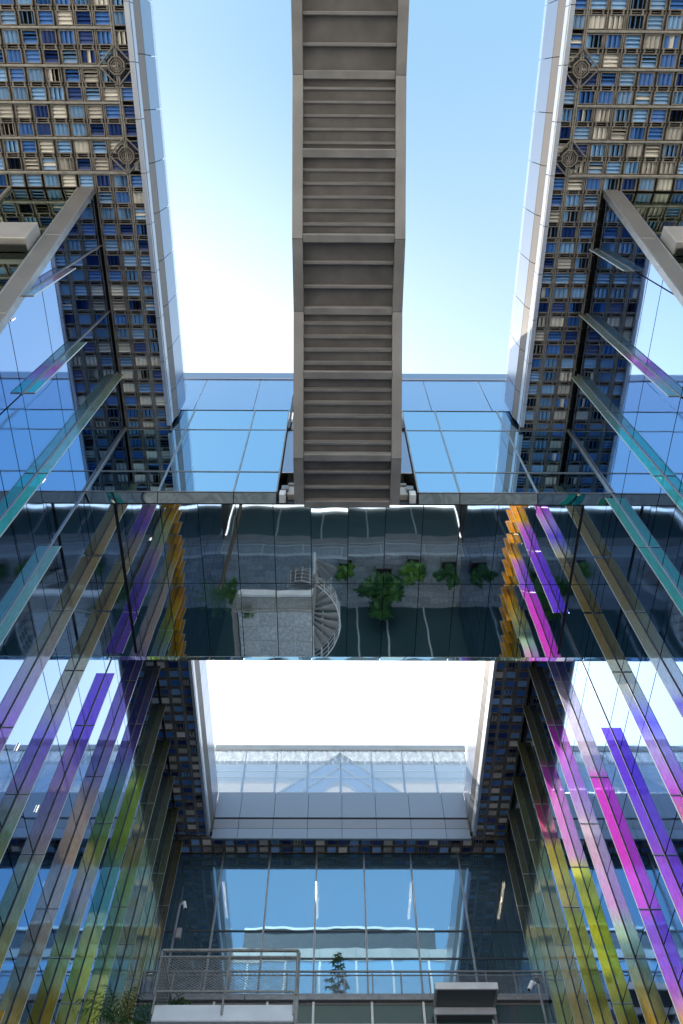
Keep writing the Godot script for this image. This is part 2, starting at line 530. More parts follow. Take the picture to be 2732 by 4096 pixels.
func wing(s: int) -> void:
	var wx := XL if s < 0 else XR
	var side := "left" if s < 0 else "right"
	var out := float(s)            # away from the court
	var faces := Basis(Vector3.UP, PI / 2 if s < 0 else -PI / 2)
	var wall := thing("glass_curtain_wall", "tall mirror-glass curtain wall of the %s wing, carrying coloured fins" % side, "wall")
	var bk := start()
	sheet_into(bk, cut(0.0, ZF, HS - 0.05, GY, 0.01), wx + out * 0.06, wx + out * 0.4)
	put("backing", bk.commit(), M.dark, wall)
	var zs := [-1.6]
	for k in 15:
		zs.append(-3.16 - 1.533 * k)
	zs[-1] = ZF + 0.02
	for k in zs.size() - 1:
		var z0: float = zs[k]
		var z1: float = zs[k + 1]
		for j in ROWS.size() - 1:
			var y1: float = ROWS[j]
			var y0: float = ROWS[j + 1]
			if edge_z(y0) >= z0:
				var h := y1 - y0 - 0.028
				var w := absf(z1 - z0) - 0.028
				var o := put("pane", pane(snappedf(w, 0.001), h, 3, 4, 0.0016, rng.randi_range(0, 3), 0.02), M.wall_glass, wall)
				var b := faces * Basis(Vector3.UP, rng.randfn() * 0.0007) * Basis(Vector3.RIGHT, rng.randfn() * 0.0007)
				o.transform = Transform3D(b, Vector3(wx, (y0 + y1) / 2, (z0 + z1) / 2))
			else:
				var poly := cut(z0, z1, y1, y0, 0.014)
				if poly.size() < 3:
					continue
				var st := start()
				sheet_into(st, poly, wx, wx + out * 0.02)
				put("pane", st.commit(), M.wall_glass, wall)
	# everything on the leaning end wall is laid out in its own axes: along x, up the slope, out of the glass
	var up := Vector3(0, 1, LEAN).normalized()
	var lean := Basis(Vector3.RIGHT, up, Vector3.RIGHT.cross(up))
	var foot := Vector3(0, HS, -1.93)
	var k1 := sqrt(1.0 + LEAN * LEAN)
	var low := (GY - HS) * k1
	for q: Array in [[19.34, 16.62], [16.62, 13.3], [13.3, 9.9], [9.9, 4.0], [4.0, -2.0]]:
		var st := start()
		var v0: float = (q[0] - HS) * k1 - 0.006
		var v1: float = (q[1] - HS) * k1 + 0.006
		box_into(st, foot + lean * Vector3(wx + out * 0.165, (v0 + v1) / 2, -0.02), Vector3(0.33, v0 - v1, 0.12), 0.012, lean)
		put("corner_post", st.commit(), M.post_metal, wall)
	for q: Array in [[-0.012, 0.035], [0.345, 0.04]]:
		var st := start()
		box_into(st, foot + lean * Vector3(wx + out * q[0], low / 2, -0.03), Vector3(q[1], -low, 0.14), 0.006, lean)
		put("post_edge", st.commit(), M.mullion, wall)
	# the end wall facing the viewer
	var ew := thing("glass_end_wall", "leaning greenish glass end wall of the %s wing beside the corner post" % side, "wall")
	var eb := start()
	box_into(eb, foot + lean * Vector3(wx + out * 4.9, low / 2 - 0.04, -0.22), Vector3(8.9, -low, 0.2), 0.0, lean)
	put("backing", eb.commit(), M.dark, ew)
	var rr := [19.3, 18.72, 16.72, 15.86, 14.2, 12.2, 9.0, 5.0, 1.5, -2.0]
	for k in 5:
		var x0: float = wx + out * (0.37 + 1.5 * k)
		var x1: float = x0 + out * 1.5
		for j in rr.size() - 1:
			var o := put("pane", pane(1.48, snappedf((rr[j] - rr[j + 1]) * k1 - 0.018, 0.001), 3, 3, 0.0015, rng.randi_range(0, 2), 0.02), M.end_glass, ew)
			o.transform = Transform3D(lean, foot + lean * Vector3((x0 + x1) / 2, ((rr[j] + rr[j + 1]) / 2 - HS) * k1, 0))
		if k > 0:
			var st := start()
			box_into(st, foot + lean * Vector3(x0, low / 2, 0.035), Vector3(0.06, -low - 0.05, 0.066), 0.008, lean)
			put("mullion", st.commit(), M.tube_metal, ew)
	# floor band that sticks out of the end wall
	var cb := thing("cladding_band", "boxy grey metal floor band projecting from the leaning end wall of the %s wing" % side, "cladding")
	for k in 4:
		var st := start()
		var xa: float = wx + out * (0.42 + 1.25 * k)
		box_into(st, foot + lean * Vector3(xa + out * 0.617, (16.3 - HS) * k1, 0.13), Vector3(1.235, 0.8, 0.26), 0.012, lean)
		put("cladding_panel", st.commit(), M.cladding, cb)
	var gp := start()
	box_into(gp, foot + lean * Vector3(wx + out * 2.9, (15.86 - HS) * k1, 0.08), Vector3(4.9, 0.05, 0.12), 0.0, lean)
	put("shadow_gap", gp.commit(), M.black, cb)
	# the body of the wing
	var body := thing("wing_building", "flat-roofed body of the %s wing behind its glass walls" % side, "building")
	slab("core", body, Vector3(wx + out * 0.42, GY, -30.0), Vector3(wx + out * 9.0, HS - 0.02, -7.6), M.dark)
	var ix := IL if s < 0 else IR
	slab("roof_slab", body, Vector3(ix + out * 0.2, HS + 0.3, ZF - 6.0), Vector3(wx + out * 9.0, 21.3, 7.0), M.cladding)
	slab("outer_wall", body, Vector3(wx + out * 9.0, GY, -30.0), Vector3(wx + out * 9.3, 21.3, -2.0), M.render_wall)

# ---------------------------------------------------------------- louvred soffits
func frame_mesh(w: float, d: float) -> Mesh:
	var key := "frame%.3f,%.3f" % [w, d]
	if not cache.has(key):
		var st := start()
		var b := 0.022
		var h := 0.07
		box_into(st, Vector3(0, h / 2, -d / 2 + b / 2), Vector3(w, h, b), 0.004)
		box_into(st, Vector3(0, h / 2, d / 2 - b / 2), Vector3(w, h, b), 0.004)
		box_into(st, Vector3(-w / 2 + b / 2, h / 2, 0), Vector3(b, h - 0.004, d - 2 * b), 0.004)
		box_into(st, Vector3(w / 2 - b / 2, h / 2, 0), Vector3(b, h - 0.004, d - 2 * b), 0.004)
		# inner lining
		box_into(st, Vector3(0, h + 0.03, -d / 2 + 0.012), Vector3(w, 0.06, 0.012))
		box_into(st, Vector3(-w / 2 + 0.012, h + 0.03, 0), Vector3(0.012, 0.06, d))
		cache[key] = st.commit()
	return cache[key]

func blade_into(st: SurfaceTool, at: Vector3, ln: float, w: float, tilt: float, turned: bool) -> void:
	var b := Basis(Vector3.UP, PI / 2) if turned else Basis()
	b = b * Basis(Vector3.RIGHT, tilt)
	var prev := Vector3.ZERO
	var segs := 4
	for i in segs + 1:
		var q := -0.5 + float(i) / segs
		var p := Vector3(0, (0.25 - q * q) * 0.022, q * w)
		if i > 0:
			var e := Vector3(ln / 2, 0, 0)
			var th := Vector3(0, 0.004, 0)
			var n0 := (b * Vector3(0, -1, -2 * 0.022 * (q - 1.0 / segs) / w * 1.0)).normalized()
			var n1 := (b * Vector3(0, -1, -2 * 0.022 * q / w)).normalized()
			var c := [at + b * (prev - e), at + b * (prev + e), at + b * (p + e), at + b * (p - e)]
			var ns := [n0, n0, n1, n1]
			var g: Vector3 = (c[1] - c[0]).cross(c[2] - c[0])
			var order := [0, 2, 1, 0, 3, 2] if g.dot(n0) > 0.0 else [0, 1, 2, 0, 2, 3]
			for k: int in order:
				vtx(st, c[k], ns[k])
			quad(st, at + b * (prev - e + th), at + b * (prev + e + th), at + b * (p + e + th), at + b * (p - e + th), b * Vector3.UP)
		prev = p

func blade_mesh(ln: float, w: float, tilt: float, turned: bool) -> Mesh:
	var key := "blade%.3f,%.3f,%.3f,%s" % [ln, w, tilt, turned]
	if not cache.has(key):
		var st := start()
		blade_into(st, Vector3.ZERO, ln, w, tilt, turned)
		cache[key] = st.commit()
	return cache[key]

var blade_count := 0

func louvre(parent: Node, x: float, z: float, w: float, d: float, single: bool) -> void:
	var f := put("louvre_panel", frame_mesh(w, d), M.taupe, parent, Transform3D(Basis(), Vector3(x, HS, z)))
	var pick := rng.randf()
	var names := ["louvre_sky", "louvre_blue", "louvre_navy", "louvre_steel", "louvre_cream", "louvre_sand"]
	var mk: String = names[0] if pick < 0.22 else names[1] if pick < 0.44 else names[2] if pick < 0.60 else names[3] if pick < 0.74 else names[4] if pick < 0.88 else names[5]
	var turned := rng.randf() < 0.45
	var tilt: float = -[0.42, 0.52, 0.68, 1.05][rng.randi_range(0, 3)]
	if turned and rng.randf() < 0.5:
		tilt = -tilt
	var ln := (d if turned else w) - 0.046
	var across := (w if turned else d) - 0.046
	if d < 0.2:
		turned = true
		ln = d - 0.046
		across = w - 0.046
	var bw := across / 3.0 * 1.14
	var odd := rng.randf() < 0.12
	if single:
		for k in 3:
			var q := (k - 1) * across / 3.0
			var p := Vector3(q, 0.045, 0) if turned else Vector3(0, 0.045, q)
			var tl: float = tilt
			if absf(tilt) > 0.9 and k == 0:
				tl = tilt * 0.4
			put("blade", blade_mesh(ln, bw, tl, turned), M[mk if not (odd and k == 1) else "louvre_cream"], f, Transform3D(Basis(), p))
			blade_count += 1
	else:
		var key := "blades%.3f,%.3f,%.3f,%s" % [ln, across, tilt, turned]
		if not cache.has(key):
			var st := start()
			for k in 3:
				var q := (k - 1) * across / 3.0
				blade_into(st, Vector3(q, 0.045, 0) if turned else Vector3(0, 0.045, q), ln, bw, tilt, turned)
			cache[key] = st.commit()
		put("blades", cache[key], M[mk], f)

func medallion(parent: Node, x: float, z: float) -> void:
	var st := start()
	for ring: Array in [[0.175, 0.03, -0.02], [0.125, 0.022, -0.005], [0.085, 0.02, 0.01]]:
		for k in 8:
			var a0 := TAU * (k + 0.5) / 8
			var a1 := TAU * (k + 1.5) / 8
			var p: Vector3 = Vector3(cos(a0), 0, sin(a0)) * ring[0]
			var q: Vector3 = Vector3(cos(a1), 0, sin(a1)) * ring[0]
			var dd: Vector3 = (q - p).normalized()
			box_into(st, Vector3(x, HS + ring[2], z) + (p + q) / 2, Vector3((q - p).length() + 0.01, 0.06, ring[1]), 0.004, Basis(dd, Vector3.UP, dd.cross(Vector3.UP)))
	for k in 4:
		var a := TAU * k / 4 + PI / 4
		var c := Vector3(cos(a), 0, sin(a)) * 0.27
		var dd := Vector3(-sin(a), 0, cos(a))
		box_into(st, Vector3(x, HS - 0.012, z) + c, Vector3(0.5, 0.045, 0.03), 0.004, Basis(dd, Vector3.UP, dd.cross(Vector3.UP)))
	put("medallion", st.commit(), M.taupe, parent)
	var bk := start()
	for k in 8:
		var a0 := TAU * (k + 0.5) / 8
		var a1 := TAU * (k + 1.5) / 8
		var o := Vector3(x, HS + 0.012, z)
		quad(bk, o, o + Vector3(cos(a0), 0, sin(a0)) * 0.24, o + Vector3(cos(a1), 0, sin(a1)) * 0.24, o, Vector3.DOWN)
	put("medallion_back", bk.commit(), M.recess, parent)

func soffits() -> void:
	for s: int in [-1, 1]:
		var side := "left" if s < 0 else "right"
		var ix := IL if s < 0 else IR
		var out := float(s)
		var wx := XL if s < 0 else XR
		for part in 2:
			var near := part == 0
			ix = (IL if s < 0 else IR) if near else (ILR if s < 0 else IRR)
			blade_count = 0
			var t := thing("louvred_soffit", ("louvred soffit of blue and cream vents under the %s roof, nearer than the bridge" if near else "louvred soffit under the %s roof between the bridge and the far end") % side, "soffit")
			var zt := 6.075 if near else -12.5
			var pitch := 0.3485 if near else 0.3555
			var zend := ZB - 0.02 if near else ZR + 0.06
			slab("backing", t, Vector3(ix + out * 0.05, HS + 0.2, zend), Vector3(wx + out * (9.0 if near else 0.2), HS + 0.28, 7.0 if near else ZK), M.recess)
			var xs := []
			for k in (12 if near else 4):
				xs.append(ix + out * (0.39 if not near or s < 0 or k < 2 else 0.405) * k)
			# rows
			var rows := int(ceil((zt - zend) / pitch))
			for i in rows:
				var z0 := zt - pitch * i
				var z1 := maxf(z0 - pitch, zend)
				if z0 - z1 < 0.09:
					continue
				var d := z0 - z1
				for k in xs.size() - 1:
					var xa: float = xs[k]
					var xb: float = xs[k + 1]
					if not near or z0 < -1.7:
						if absf(xa) > absf(wx) - 0.2:
							continue
						if absf(xb) > absf(wx):
							xb = wx
					var w := absf(xb - xa) - 0.055
					var visible_near: bool = near and k < 3 and (z0 < 0.4) and blade_count < 297
					visible_near = visible_near or (near and z0 < 1.3 and z0 > -1.6 and k < 6 and blade_count < 297)
					louvre(t, (xa + xb) / 2, (z0 + z1) / 2, snappedf(w, 0.001), snappedf(d - (0.075 if d > 0.2 else 0.05), 0.001), visible_near)
				# lugs and cross tubes between the rows
				var reach: float = absf(xs[-1] - ix) if (near and z0 > -1.7) else absf(wx - ix)
				if i % 2 == 0 and near and z0 > -1.9:
					box("cross_tube", t, Vector3(ix + out * (0.40 + (reach - 0.40) / 2), HS + 0.004, z0), Vector3(reach - 0.42, 0.05, 0.052), M.tube_metal, 0.012)
				else:
					box("cross_bar", t, Vector3(ix + out * reach / 2, HS + 0.075, z0 - 0.002), Vector3(reach - 0.04, 0.04, 0.022), M.taupe, 0.004)
					for k in xs.size() - 1:
						for q: float in [0.07, 0.32]:
							var xx: float = xs[k] + out * q
							if absf(xx) < absf(ix) + reach - 0.03:
								box("lug", t, Vector3(xx, HS + 0.03, z0 - 0.002), Vector3(0.035, 0.05, 0.085), M.taupe)
			# long bars between the columns
			for k in xs.size():
				var xx: float = xs[k]
				if k == 0:
					xx += out * 0.012
				var za := zt
				if absf(xx) > absf(wx) - 0.02:
					za = zt
					if not near:
						continue
					slab("long_bar", t, Vector3(xx - 0.013, HS + 0.05, -1.6), Vector3(xx + 0.013, HS + 0.12, za), M.taupe, 0.004)
					continue
				if k == 1:
					slab("long_tube", t, Vector3(xx - 0.034, HS - 0.012, zend + 0.01), Vector3(xx - 0.006, HS + 0.05, za), M.tube_metal, 0.008)
					slab("long_tube", t, Vector3(xx + 0.006, HS - 0.012, zend + 0.01), Vector3(xx + 0.034, HS + 0.05, za), M.tube_metal, 0.008)
				else:
					slab("long_bar", t, Vector3(xx - 0.016, HS + 0.012, zend + 0.01), Vector3(xx + 0.016, HS + 0.1, za), M.taupe, 0.004)
			if near:
				medallion(t, xs[1], 0.51)
				medallion(t, xs[1], -1.235)
				slab("cross_tube", t, Vector3(xs[1], HS - 0.02, -1.63), Vector3(xs[11], HS + 0.05, -1.57), M.tube_metal, 0.012)
	# far ring
	var t := thing("louvred_soffit", "short louvred soffit of two rows over the far glass facade", "soffit")
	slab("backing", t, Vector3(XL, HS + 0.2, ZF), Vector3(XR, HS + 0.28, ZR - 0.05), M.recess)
	var n := 29
	var cw := (XR - XL) / n
	for i in n:
		for j in 2:
			louvre(t, XL + cw * (i + 0.5), ZR - 0.06 - 0.385 * (j + 0.5) - 0.01, snappedf(cw - 0.055, 0.001), 0.325, false)
	for j in 3:
		slab("cross_bar", t, Vector3(XL + 0.02, HS + 0.02, ZR - 0.068 - 0.385 * j), Vector3(XR - 0.02, HS + 0.1, ZR - 0.042 - 0.385 * j), M.taupe, 0.004)
	for i in n + 1:
		slab("long_bar", t, Vector3(XL + cw * i - 0.012, HS + 0.035, ZF + 0.03), Vector3(XL + cw * i + 0.012, HS + 0.1, ZR - 0.03), M.taupe, 0.004)

# ---------------------------------------------------------------- edges of the roof opening
func edge_piece(called: String, parent: Node, prof: Array, a: Vector3, along: Vector3, ln: float, inward: Vector3, m: Material) -> void:
	# prof: points (inward, height); a closed loop extruded along
	var st := start()
	var c := Vector2.ZERO
	for p: Vector2 in prof:
		c += p / prof.size()
	for i in prof.size():
		var p: Vector2 = prof[i]
		var q: Vector2 = prof[(i + 1) % prof.size()]
		var e := q - p
		var nn := Vector2(e.y, -e.x).normalized()
		if nn.dot((p + q) / 2 - c) < 0:
			nn = -nn
		var w := func(v: Vector2) -> Vector3: return a + inward * v.x + Vector3(0, v.y, 0)
		var n3 := inward * nn.x + Vector3(0, nn.y, 0)
		quad(st, w.call(p), w.call(q), w.call(q) + along * ln, w.call(p) + along * ln, n3)
	for k in [0.0, ln]:
		for i in range(1, prof.size() - 1):
			var w := func(v: Vector2) -> Vector3: return a + inward * v.x + Vector3(0, v.y, 0) + along * k
			quad(st, w.call(prof[0]), w.call(prof[i]), w.call(prof[i + 1]), w.call(prof[0]), along * (1.0 if k > 0 else -1.0))
	put(called, st.commit(), m, parent)

func edge_run(t: Node, start_at: Vector3, along: Vector3, inward: Vector3, lens: Array, lens_lip: Array, top: float, glass_h: float) -> void:
	var g := 0.008
	var at := 0.0
	for l: float in lens_lip:
		edge_piece("lip_panel", t, [Vector2(0, 19.30), Vector2(0.0, 19.72), Vector2(-0.1, 19.72), Vector2(-0.1, 19.30)], start_at + along * (at + g), along, l - 2 * g, inward, M.lip_panel)
		at += l
	at = 0.0
	for l: float in lens:
		edge_piece("slope_panel", t, [Vector2(0.0, 19.735), Vector2(0.07, 20.07), Vector2(-0.1, 20.07), Vector2(-0.1, 19.735)], start_at + along * (at + g), along, l - 2 * g, inward, M.edge_brown)
		edge_piece("edge_panel", t, [Vector2(0.055, 20.17), Vector2(0.055, top - 0.03), Vector2(0.03, top), Vector2(-0.1, top), Vector2(-0.1, 20.17)], start_at + along * (at + g), along, l - 2 * g, inward, M.edge_panel)
		if glass_h > 0:
			edge_piece("glass_upstand", t, [Vector2(0.03, top + 0.01), Vector2(0.03, top + glass_h), Vector2(0.015, top + glass_h), Vector2(0.015, top + 0.01)], start_at + along * (at + 2 * g), along, l - 4 * g, inward, M.clear_glass)
		at += l
	var tot := at
	edge_piece("shadow_gap", t, [Vector2(-0.03, 19.4), Vector2(-0.03, top - 0.05), Vector2(-0.15, top - 0.05), Vector2(-0.15, 19.4)], start_at, along, tot, inward, M.dark)

func roof_edges() -> void:
	for s: int in [-1, 1]:
		var ix := IL if s < 0 else IR
		var side := "left" if s < 0 else "right"
		var t := thing("roof_edge_fascia", "pale metal roof edge above the %s soffit, nearer than the bridge" % side, "fascia")
		var lens := []
		var lip := []
		for k in 12:
			lens.append(1.087)
		# joints at z = 0.75 - 1.087 k; begin at 5.1
		var z0 := 0.75 + 1.087 * 4
		var total := 0.0
		var l2 := []
		while z0 - total - 1.087 > ZB + 0.1:
			l2.append(1.087)
			total += 1.087
		l2.append(z0 - total - (ZB + 0.1))
		lip = l2.duplicate()
		lip[0] += 0.17
		lip[-1] -= 0.17
		edge_run(t, Vector3(ix, 0, z0), Vector3(0, 0, -1), Vector3(-s, 0, 0), l2, lip, 21.3, 0.32)
		var t2 := thing("roof_edge_fascia", "pale metal roof edge above the %s soffit, beyond the bridge" % side, "fascia")
		var l3 := []
		for k in 10:
			l3.append((ZK - 0.02 - ZR - 0.12) / 10.0)
		edge_run(t2, Vector3(ILR if s < 0 else IRR, 0, ZK - 0.02), Vector3(0, 0, -1), Vector3(-s, 0, 0), l3, l3, 21.3, 0.32)
	var tf := thing("roof_edge_fascia", "grey two-band metal roof edge across the far end under the glass balustrade", "fascia")
	var lf := [0.9]
	for k in 6:
		lf.append(1.232)
	lf.append((IRR - 0.06) - (ILR + 0.06) - 0.9 - 6 * 1.232)
	edge_run(tf, Vector3(ILR + 0.06, 0, ZR), Vector3(1, 0, 0), Vector3(0, 0, 1), lf, lf, 21.36, 0.0)
	for n: Node in tf.get_children():
		if n is MeshInstance3D and not n.name.begins_with("shadow"):
			n.material_override = M.far_edge

# ---------------------------------------------------------------- the far building
func far_building() -> void:
	var t := thing("far_glass_facade", "blue mirror-glass facade of the far building, reflecting sky and the bridge", "building")
	var xs := [XL, -3.96, -2.314, -0.656, 1.007, 2.659, 4.354, XR]
	var ys := [19.3, 16.36, 15.44, 13.5]
	for i in 7:
		for j in 3:
			var w: float = xs[i + 1] - xs[i] - 0.02
			var h: float = ys[j] - ys[j + 1] - 0.016
			var o := put("pane", pane(w, h, 5, 6, 0.0022, i * 3 + j, 0.02), M.far_glass, t)
			o.position = Vector3((xs[i] + xs[i + 1]) / 2, (ys[j] + ys[j + 1]) / 2, ZF)
			o.rotation = Vector3(rng.randfn() * 0.0008, rng.randfn() * 0.0008, 0)
		if i > 0:
			slab("mullion", t, Vector3(xs[i] - 0.028, 13.5, ZF + 0.004), Vector3(xs[i] - 0.006, HS - 0.01, ZF + 0.07), M.mullion)
			slab("mullion", t, Vector3(xs[i] + 0.006, 13.5, ZF + 0.004), Vector3(xs[i] + 0.028, HS - 0.01, ZF + 0.07), M.mullion)
	for y: float in [16.36, 15.44]:
		slab("transom", t, Vector3(XL, y - 0.02, ZF + 0.003), Vector3(XR, y + 0.02, ZF + 0.03), M.dark_metal)
	# rooms behind the glass
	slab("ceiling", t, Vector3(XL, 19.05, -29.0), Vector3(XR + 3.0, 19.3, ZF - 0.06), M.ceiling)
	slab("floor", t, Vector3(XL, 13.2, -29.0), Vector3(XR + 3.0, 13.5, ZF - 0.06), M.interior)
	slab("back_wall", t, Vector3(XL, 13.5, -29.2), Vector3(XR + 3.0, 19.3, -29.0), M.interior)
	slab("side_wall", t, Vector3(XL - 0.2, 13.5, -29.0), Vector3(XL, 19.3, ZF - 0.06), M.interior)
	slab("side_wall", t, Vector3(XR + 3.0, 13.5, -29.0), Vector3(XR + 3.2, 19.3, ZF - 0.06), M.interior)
	slab("roof_slab", t, Vector3(-14.0, HS + 0.35, -31.0), Vector3(14.0, 21.2, ZR - 0.2), M.cladding)
	slab("back_core", t, Vector3(-14.0, GY, -31.0), Vector3(14.0, HS, -29.25), M.render_wall)
	# lower floors under the walkway
	for i in 7:
		var edges := [XL, -3.4, -1.9, -0.6, 1.05, 2.5, 4.4, XR]
		for j in 3:
			var yy := [13.33, 9.3, 5.0, GY]
			var o := put("lower_pane", pane(edges[i + 1] - edges[i] - 0.02, yy[j] - yy[j + 1] - 0.02, 4, 4, 0.0022, 40 + i * 3 + j, 0.02), M.lower_glass, t)
			o.position = Vector3((edges[i] + edges[i + 1]) / 2, (yy[j] + yy[j + 1]) / 2, -22.74)
		if i > 0:
			slab("lower_mullion", t, Vector3(edges[i] - 0.035, GY, -22.73), Vector3(edges[i] + 0.035, 13.36, -22.66), M.white_metal, 0.006)
	slab("lower_backing", t, Vector3(XL, GY, -23.1), Vector3(XR, 13.32, -22.8), M.dark)
	for y: float in [12.75, 11.6]:
		slab("lower_transom", t, Vector3(XL, y - 0.025, -22.73), Vector3(XR, y + 0.025, -22.69), M.mullion)
	# light tubes on the ceiling of the room
	var words := ["leftmost warm light tube glowing behind the far glass facade", "second warm light tube from the left behind the far glass", "third light tube from the left behind the far glass", "amber light tube behind the dark right end of the far glass"]
	var lx := [-4.0, -0.66, 2.73, 6.06]
	for k in 4:
		var lt := thing("light_tube", words[k], "light", "light tubes behind the far facade")
		box("tube", lt, Vector3(lx[k], 18.95, -26.0), Vector3(0.09, 0.06, 2.0), M.tube_light, 0.01)
		box("fitting", lt, Vector3(lx[k], 19.005, -26.0), Vector3(0.11, 0.04, 2.04), M.grey_metal)
		var l := OmniLight3D.new()
		l.name = "glow"
		l.light_energy = 0.25
		l.light_color = Color(1, 0.9, 0.75)
		l.omni_range = 12.0
		l.omni_attenuation = 2.0
		l.shadow_enabled = true
		l.position = Vector3(lx[k], 18.8, -26.0)
		lt.add_child(l)
	# short lamps on the left and right glass walls
	for q: Array in [[XL, 13.51, -3.43, "short white strip lamp on the left wall near the corner post"], [XL, 13.52, -6.48, "short white strip lamp on the left wall beside the turquoise fin"], [XL, 10.3, -10.07, "short white strip lamp low on the left wall between purple fins"], [XL, 10.45, -11.74, "farthest short white strip lamp on the left wall"], [XR, 13.43, -6.32, "short white strip lamp on the right wall beside the turquoise fin"]]:
		var sl := thing("strip_light", q[3], "light", "strip lamps on the side walls")
		var inw := -signf(q[0])
		box("tube", sl, Vector3(q[0] + inw * 0.02, q[1], q[2]), Vector3(0.014, 0.16, 0.014), M.strip_lamp)
		box("fitting", sl, Vector3(q[0] + inw * 0.006, q[1], q[2]), Vector3(0.008, 0.18, 0.022), M.dark_metal)
	# glass balustrade over the far roof edge
	var b := thing("glass_balustrade", "tall clear glass balustrade with grey top rail on the far roof edge", "balustrade")
	var gx := [-4.72, -3.53, -2.3, -1.08, 0.19, 1.4, 2.61, 3.84, 5.1]
	for i in 8:
		var w: float = gx[i + 1] - gx[i] - 0.03
		var o := put("pane", pane(w, 2.1, 3, 4, 0.002, 70 + i, 0.012), M.clear_glass, b)
		o.position = Vector3((gx[i] + gx[i + 1]) / 2, 22.43, ZR + 0.01)
	for i in 9:
		slab("post", b, Vector3(gx[i] - 0.012, 22.7, ZR - 0.02), Vector3(gx[i] + 0.012, 23.5, ZR + 0.03), M.mullion)
		slab("post_base", b, Vector3(gx[i] - 0.045, 21.3, ZR - 0.06), Vector3(gx[i] + 0.045, 22.75, ZR - 0.01), M.edge_panel, 0.006)
	slab("top_rail", b, Vector3(-4.8, 23.5, ZR - 0.06), Vector3(5.18, 23.78, ZR + 0.05), M.cladding, 0.01)
	slab("mid_rail", b, Vector3(-4.75, 22.16, ZR - 0.10), Vector3(5.13, 22.21, ZR - 0.06), M.edge_panel)
	# roof structure seen through that glass
	var p := thing("roof_pavilion", "pale blue gabled pavilion with a flat canopy on the far roof", "pavilion")
	slab("canopy_fascia", p, Vector3(-14.0, 25.6, -27.2), Vector3(14.0, 26.8, -27.0), M.gable_wall, 0.02)
	slab("canopy_slab", p, Vector3(-14.0, 26.5, -32.0), Vector3(14.0, 26.75, -27.22), M.edge_panel)
	slab("fascia_line", p, Vector3(-14.0, 26.15, -26.995), Vector3(14.0, 26.19, -26.96), M.lip_panel)
	for sx: float in [-9.0, 9.0]:
		slab("column", p, Vector3(sx - 0.2, 21.2, -28.2), Vector3(sx + 0.2, 26.5, -27.8), M.white_metal)
	# the gable with its arch
	var outline := PackedVector2Array([Vector2(-4.2, 23.0), Vector2(0.2, 26.85), Vector2(4.65, 23.0), Vector2(0.95, 23.0)])
	for k in 11:
		var a := PI * k / 10
		outline.append(Vector2(0.2 + cos(a) * 0.75, 24.45 + sin(a) * 0.75))
	outline.append(Vector2(-0.55, 23.0))
	prism("gable_wall", p, outline, -26.9, -26.6, M.gable)
	for sx: float in [-1.0, 1.0]:
		for q: float in [0.0, 0.75]:
			var st := start()
			var ang := -sx * 0.716
			var bb := Basis(Vector3(0, 0, 1), ang)
			box_into(st, Vector3(0.2, 26.88 - q, -26.6) + bb * Vector3(sx * 2.6, -0.06, 0), Vector3(5.2, 0.09, 0.12), 0.01, bb)
			put("gable_trim", st.commit(), M.edge_panel, p)
	var film := start()
	box_into(film, Vector3((IL + IR) / 2, 23.12, ZR + 0.025), Vector3(9.78, 0.74, 0.004))
	put("frosted_band", film.commit(), M.frost, b)

func prism(called: String, parent: Node, outline: PackedVector2Array, z0: float, z1: float, m: Material) -> void:
	var st := start()
	var tri := Geometry2D.triangulate_polygon(outline)
	for i in range(0, tri.size(), 3):
		for z: float in [z0, z1]:
			var f := []
			for k in 3:
				f.append(Vector3(outline[tri[i + k]].x, outline[tri[i + k]].y, z))
			quad(st, f[0], f[1], f[2], f[0], Vector3(0, 0, -1.0 if z == z0 else 1.0))
	var turn := -1.0 if Geometry2D.is_polygon_clockwise(outline) else 1.0
	for i in outline.size():
		var p := outline[i]
		var q := outline[(i + 1) % outline.size()]
		var n := Vector3(q.y - p.y, p.x - q.x, 0).normalized() * turn
		quad(st, Vector3(p.x, p.y, z0), Vector3(q.x, q.y, z0), Vector3(q.x, q.y, z1), Vector3(p.x, p.y, z1), n)
	put(called, st.commit(), m, parent)

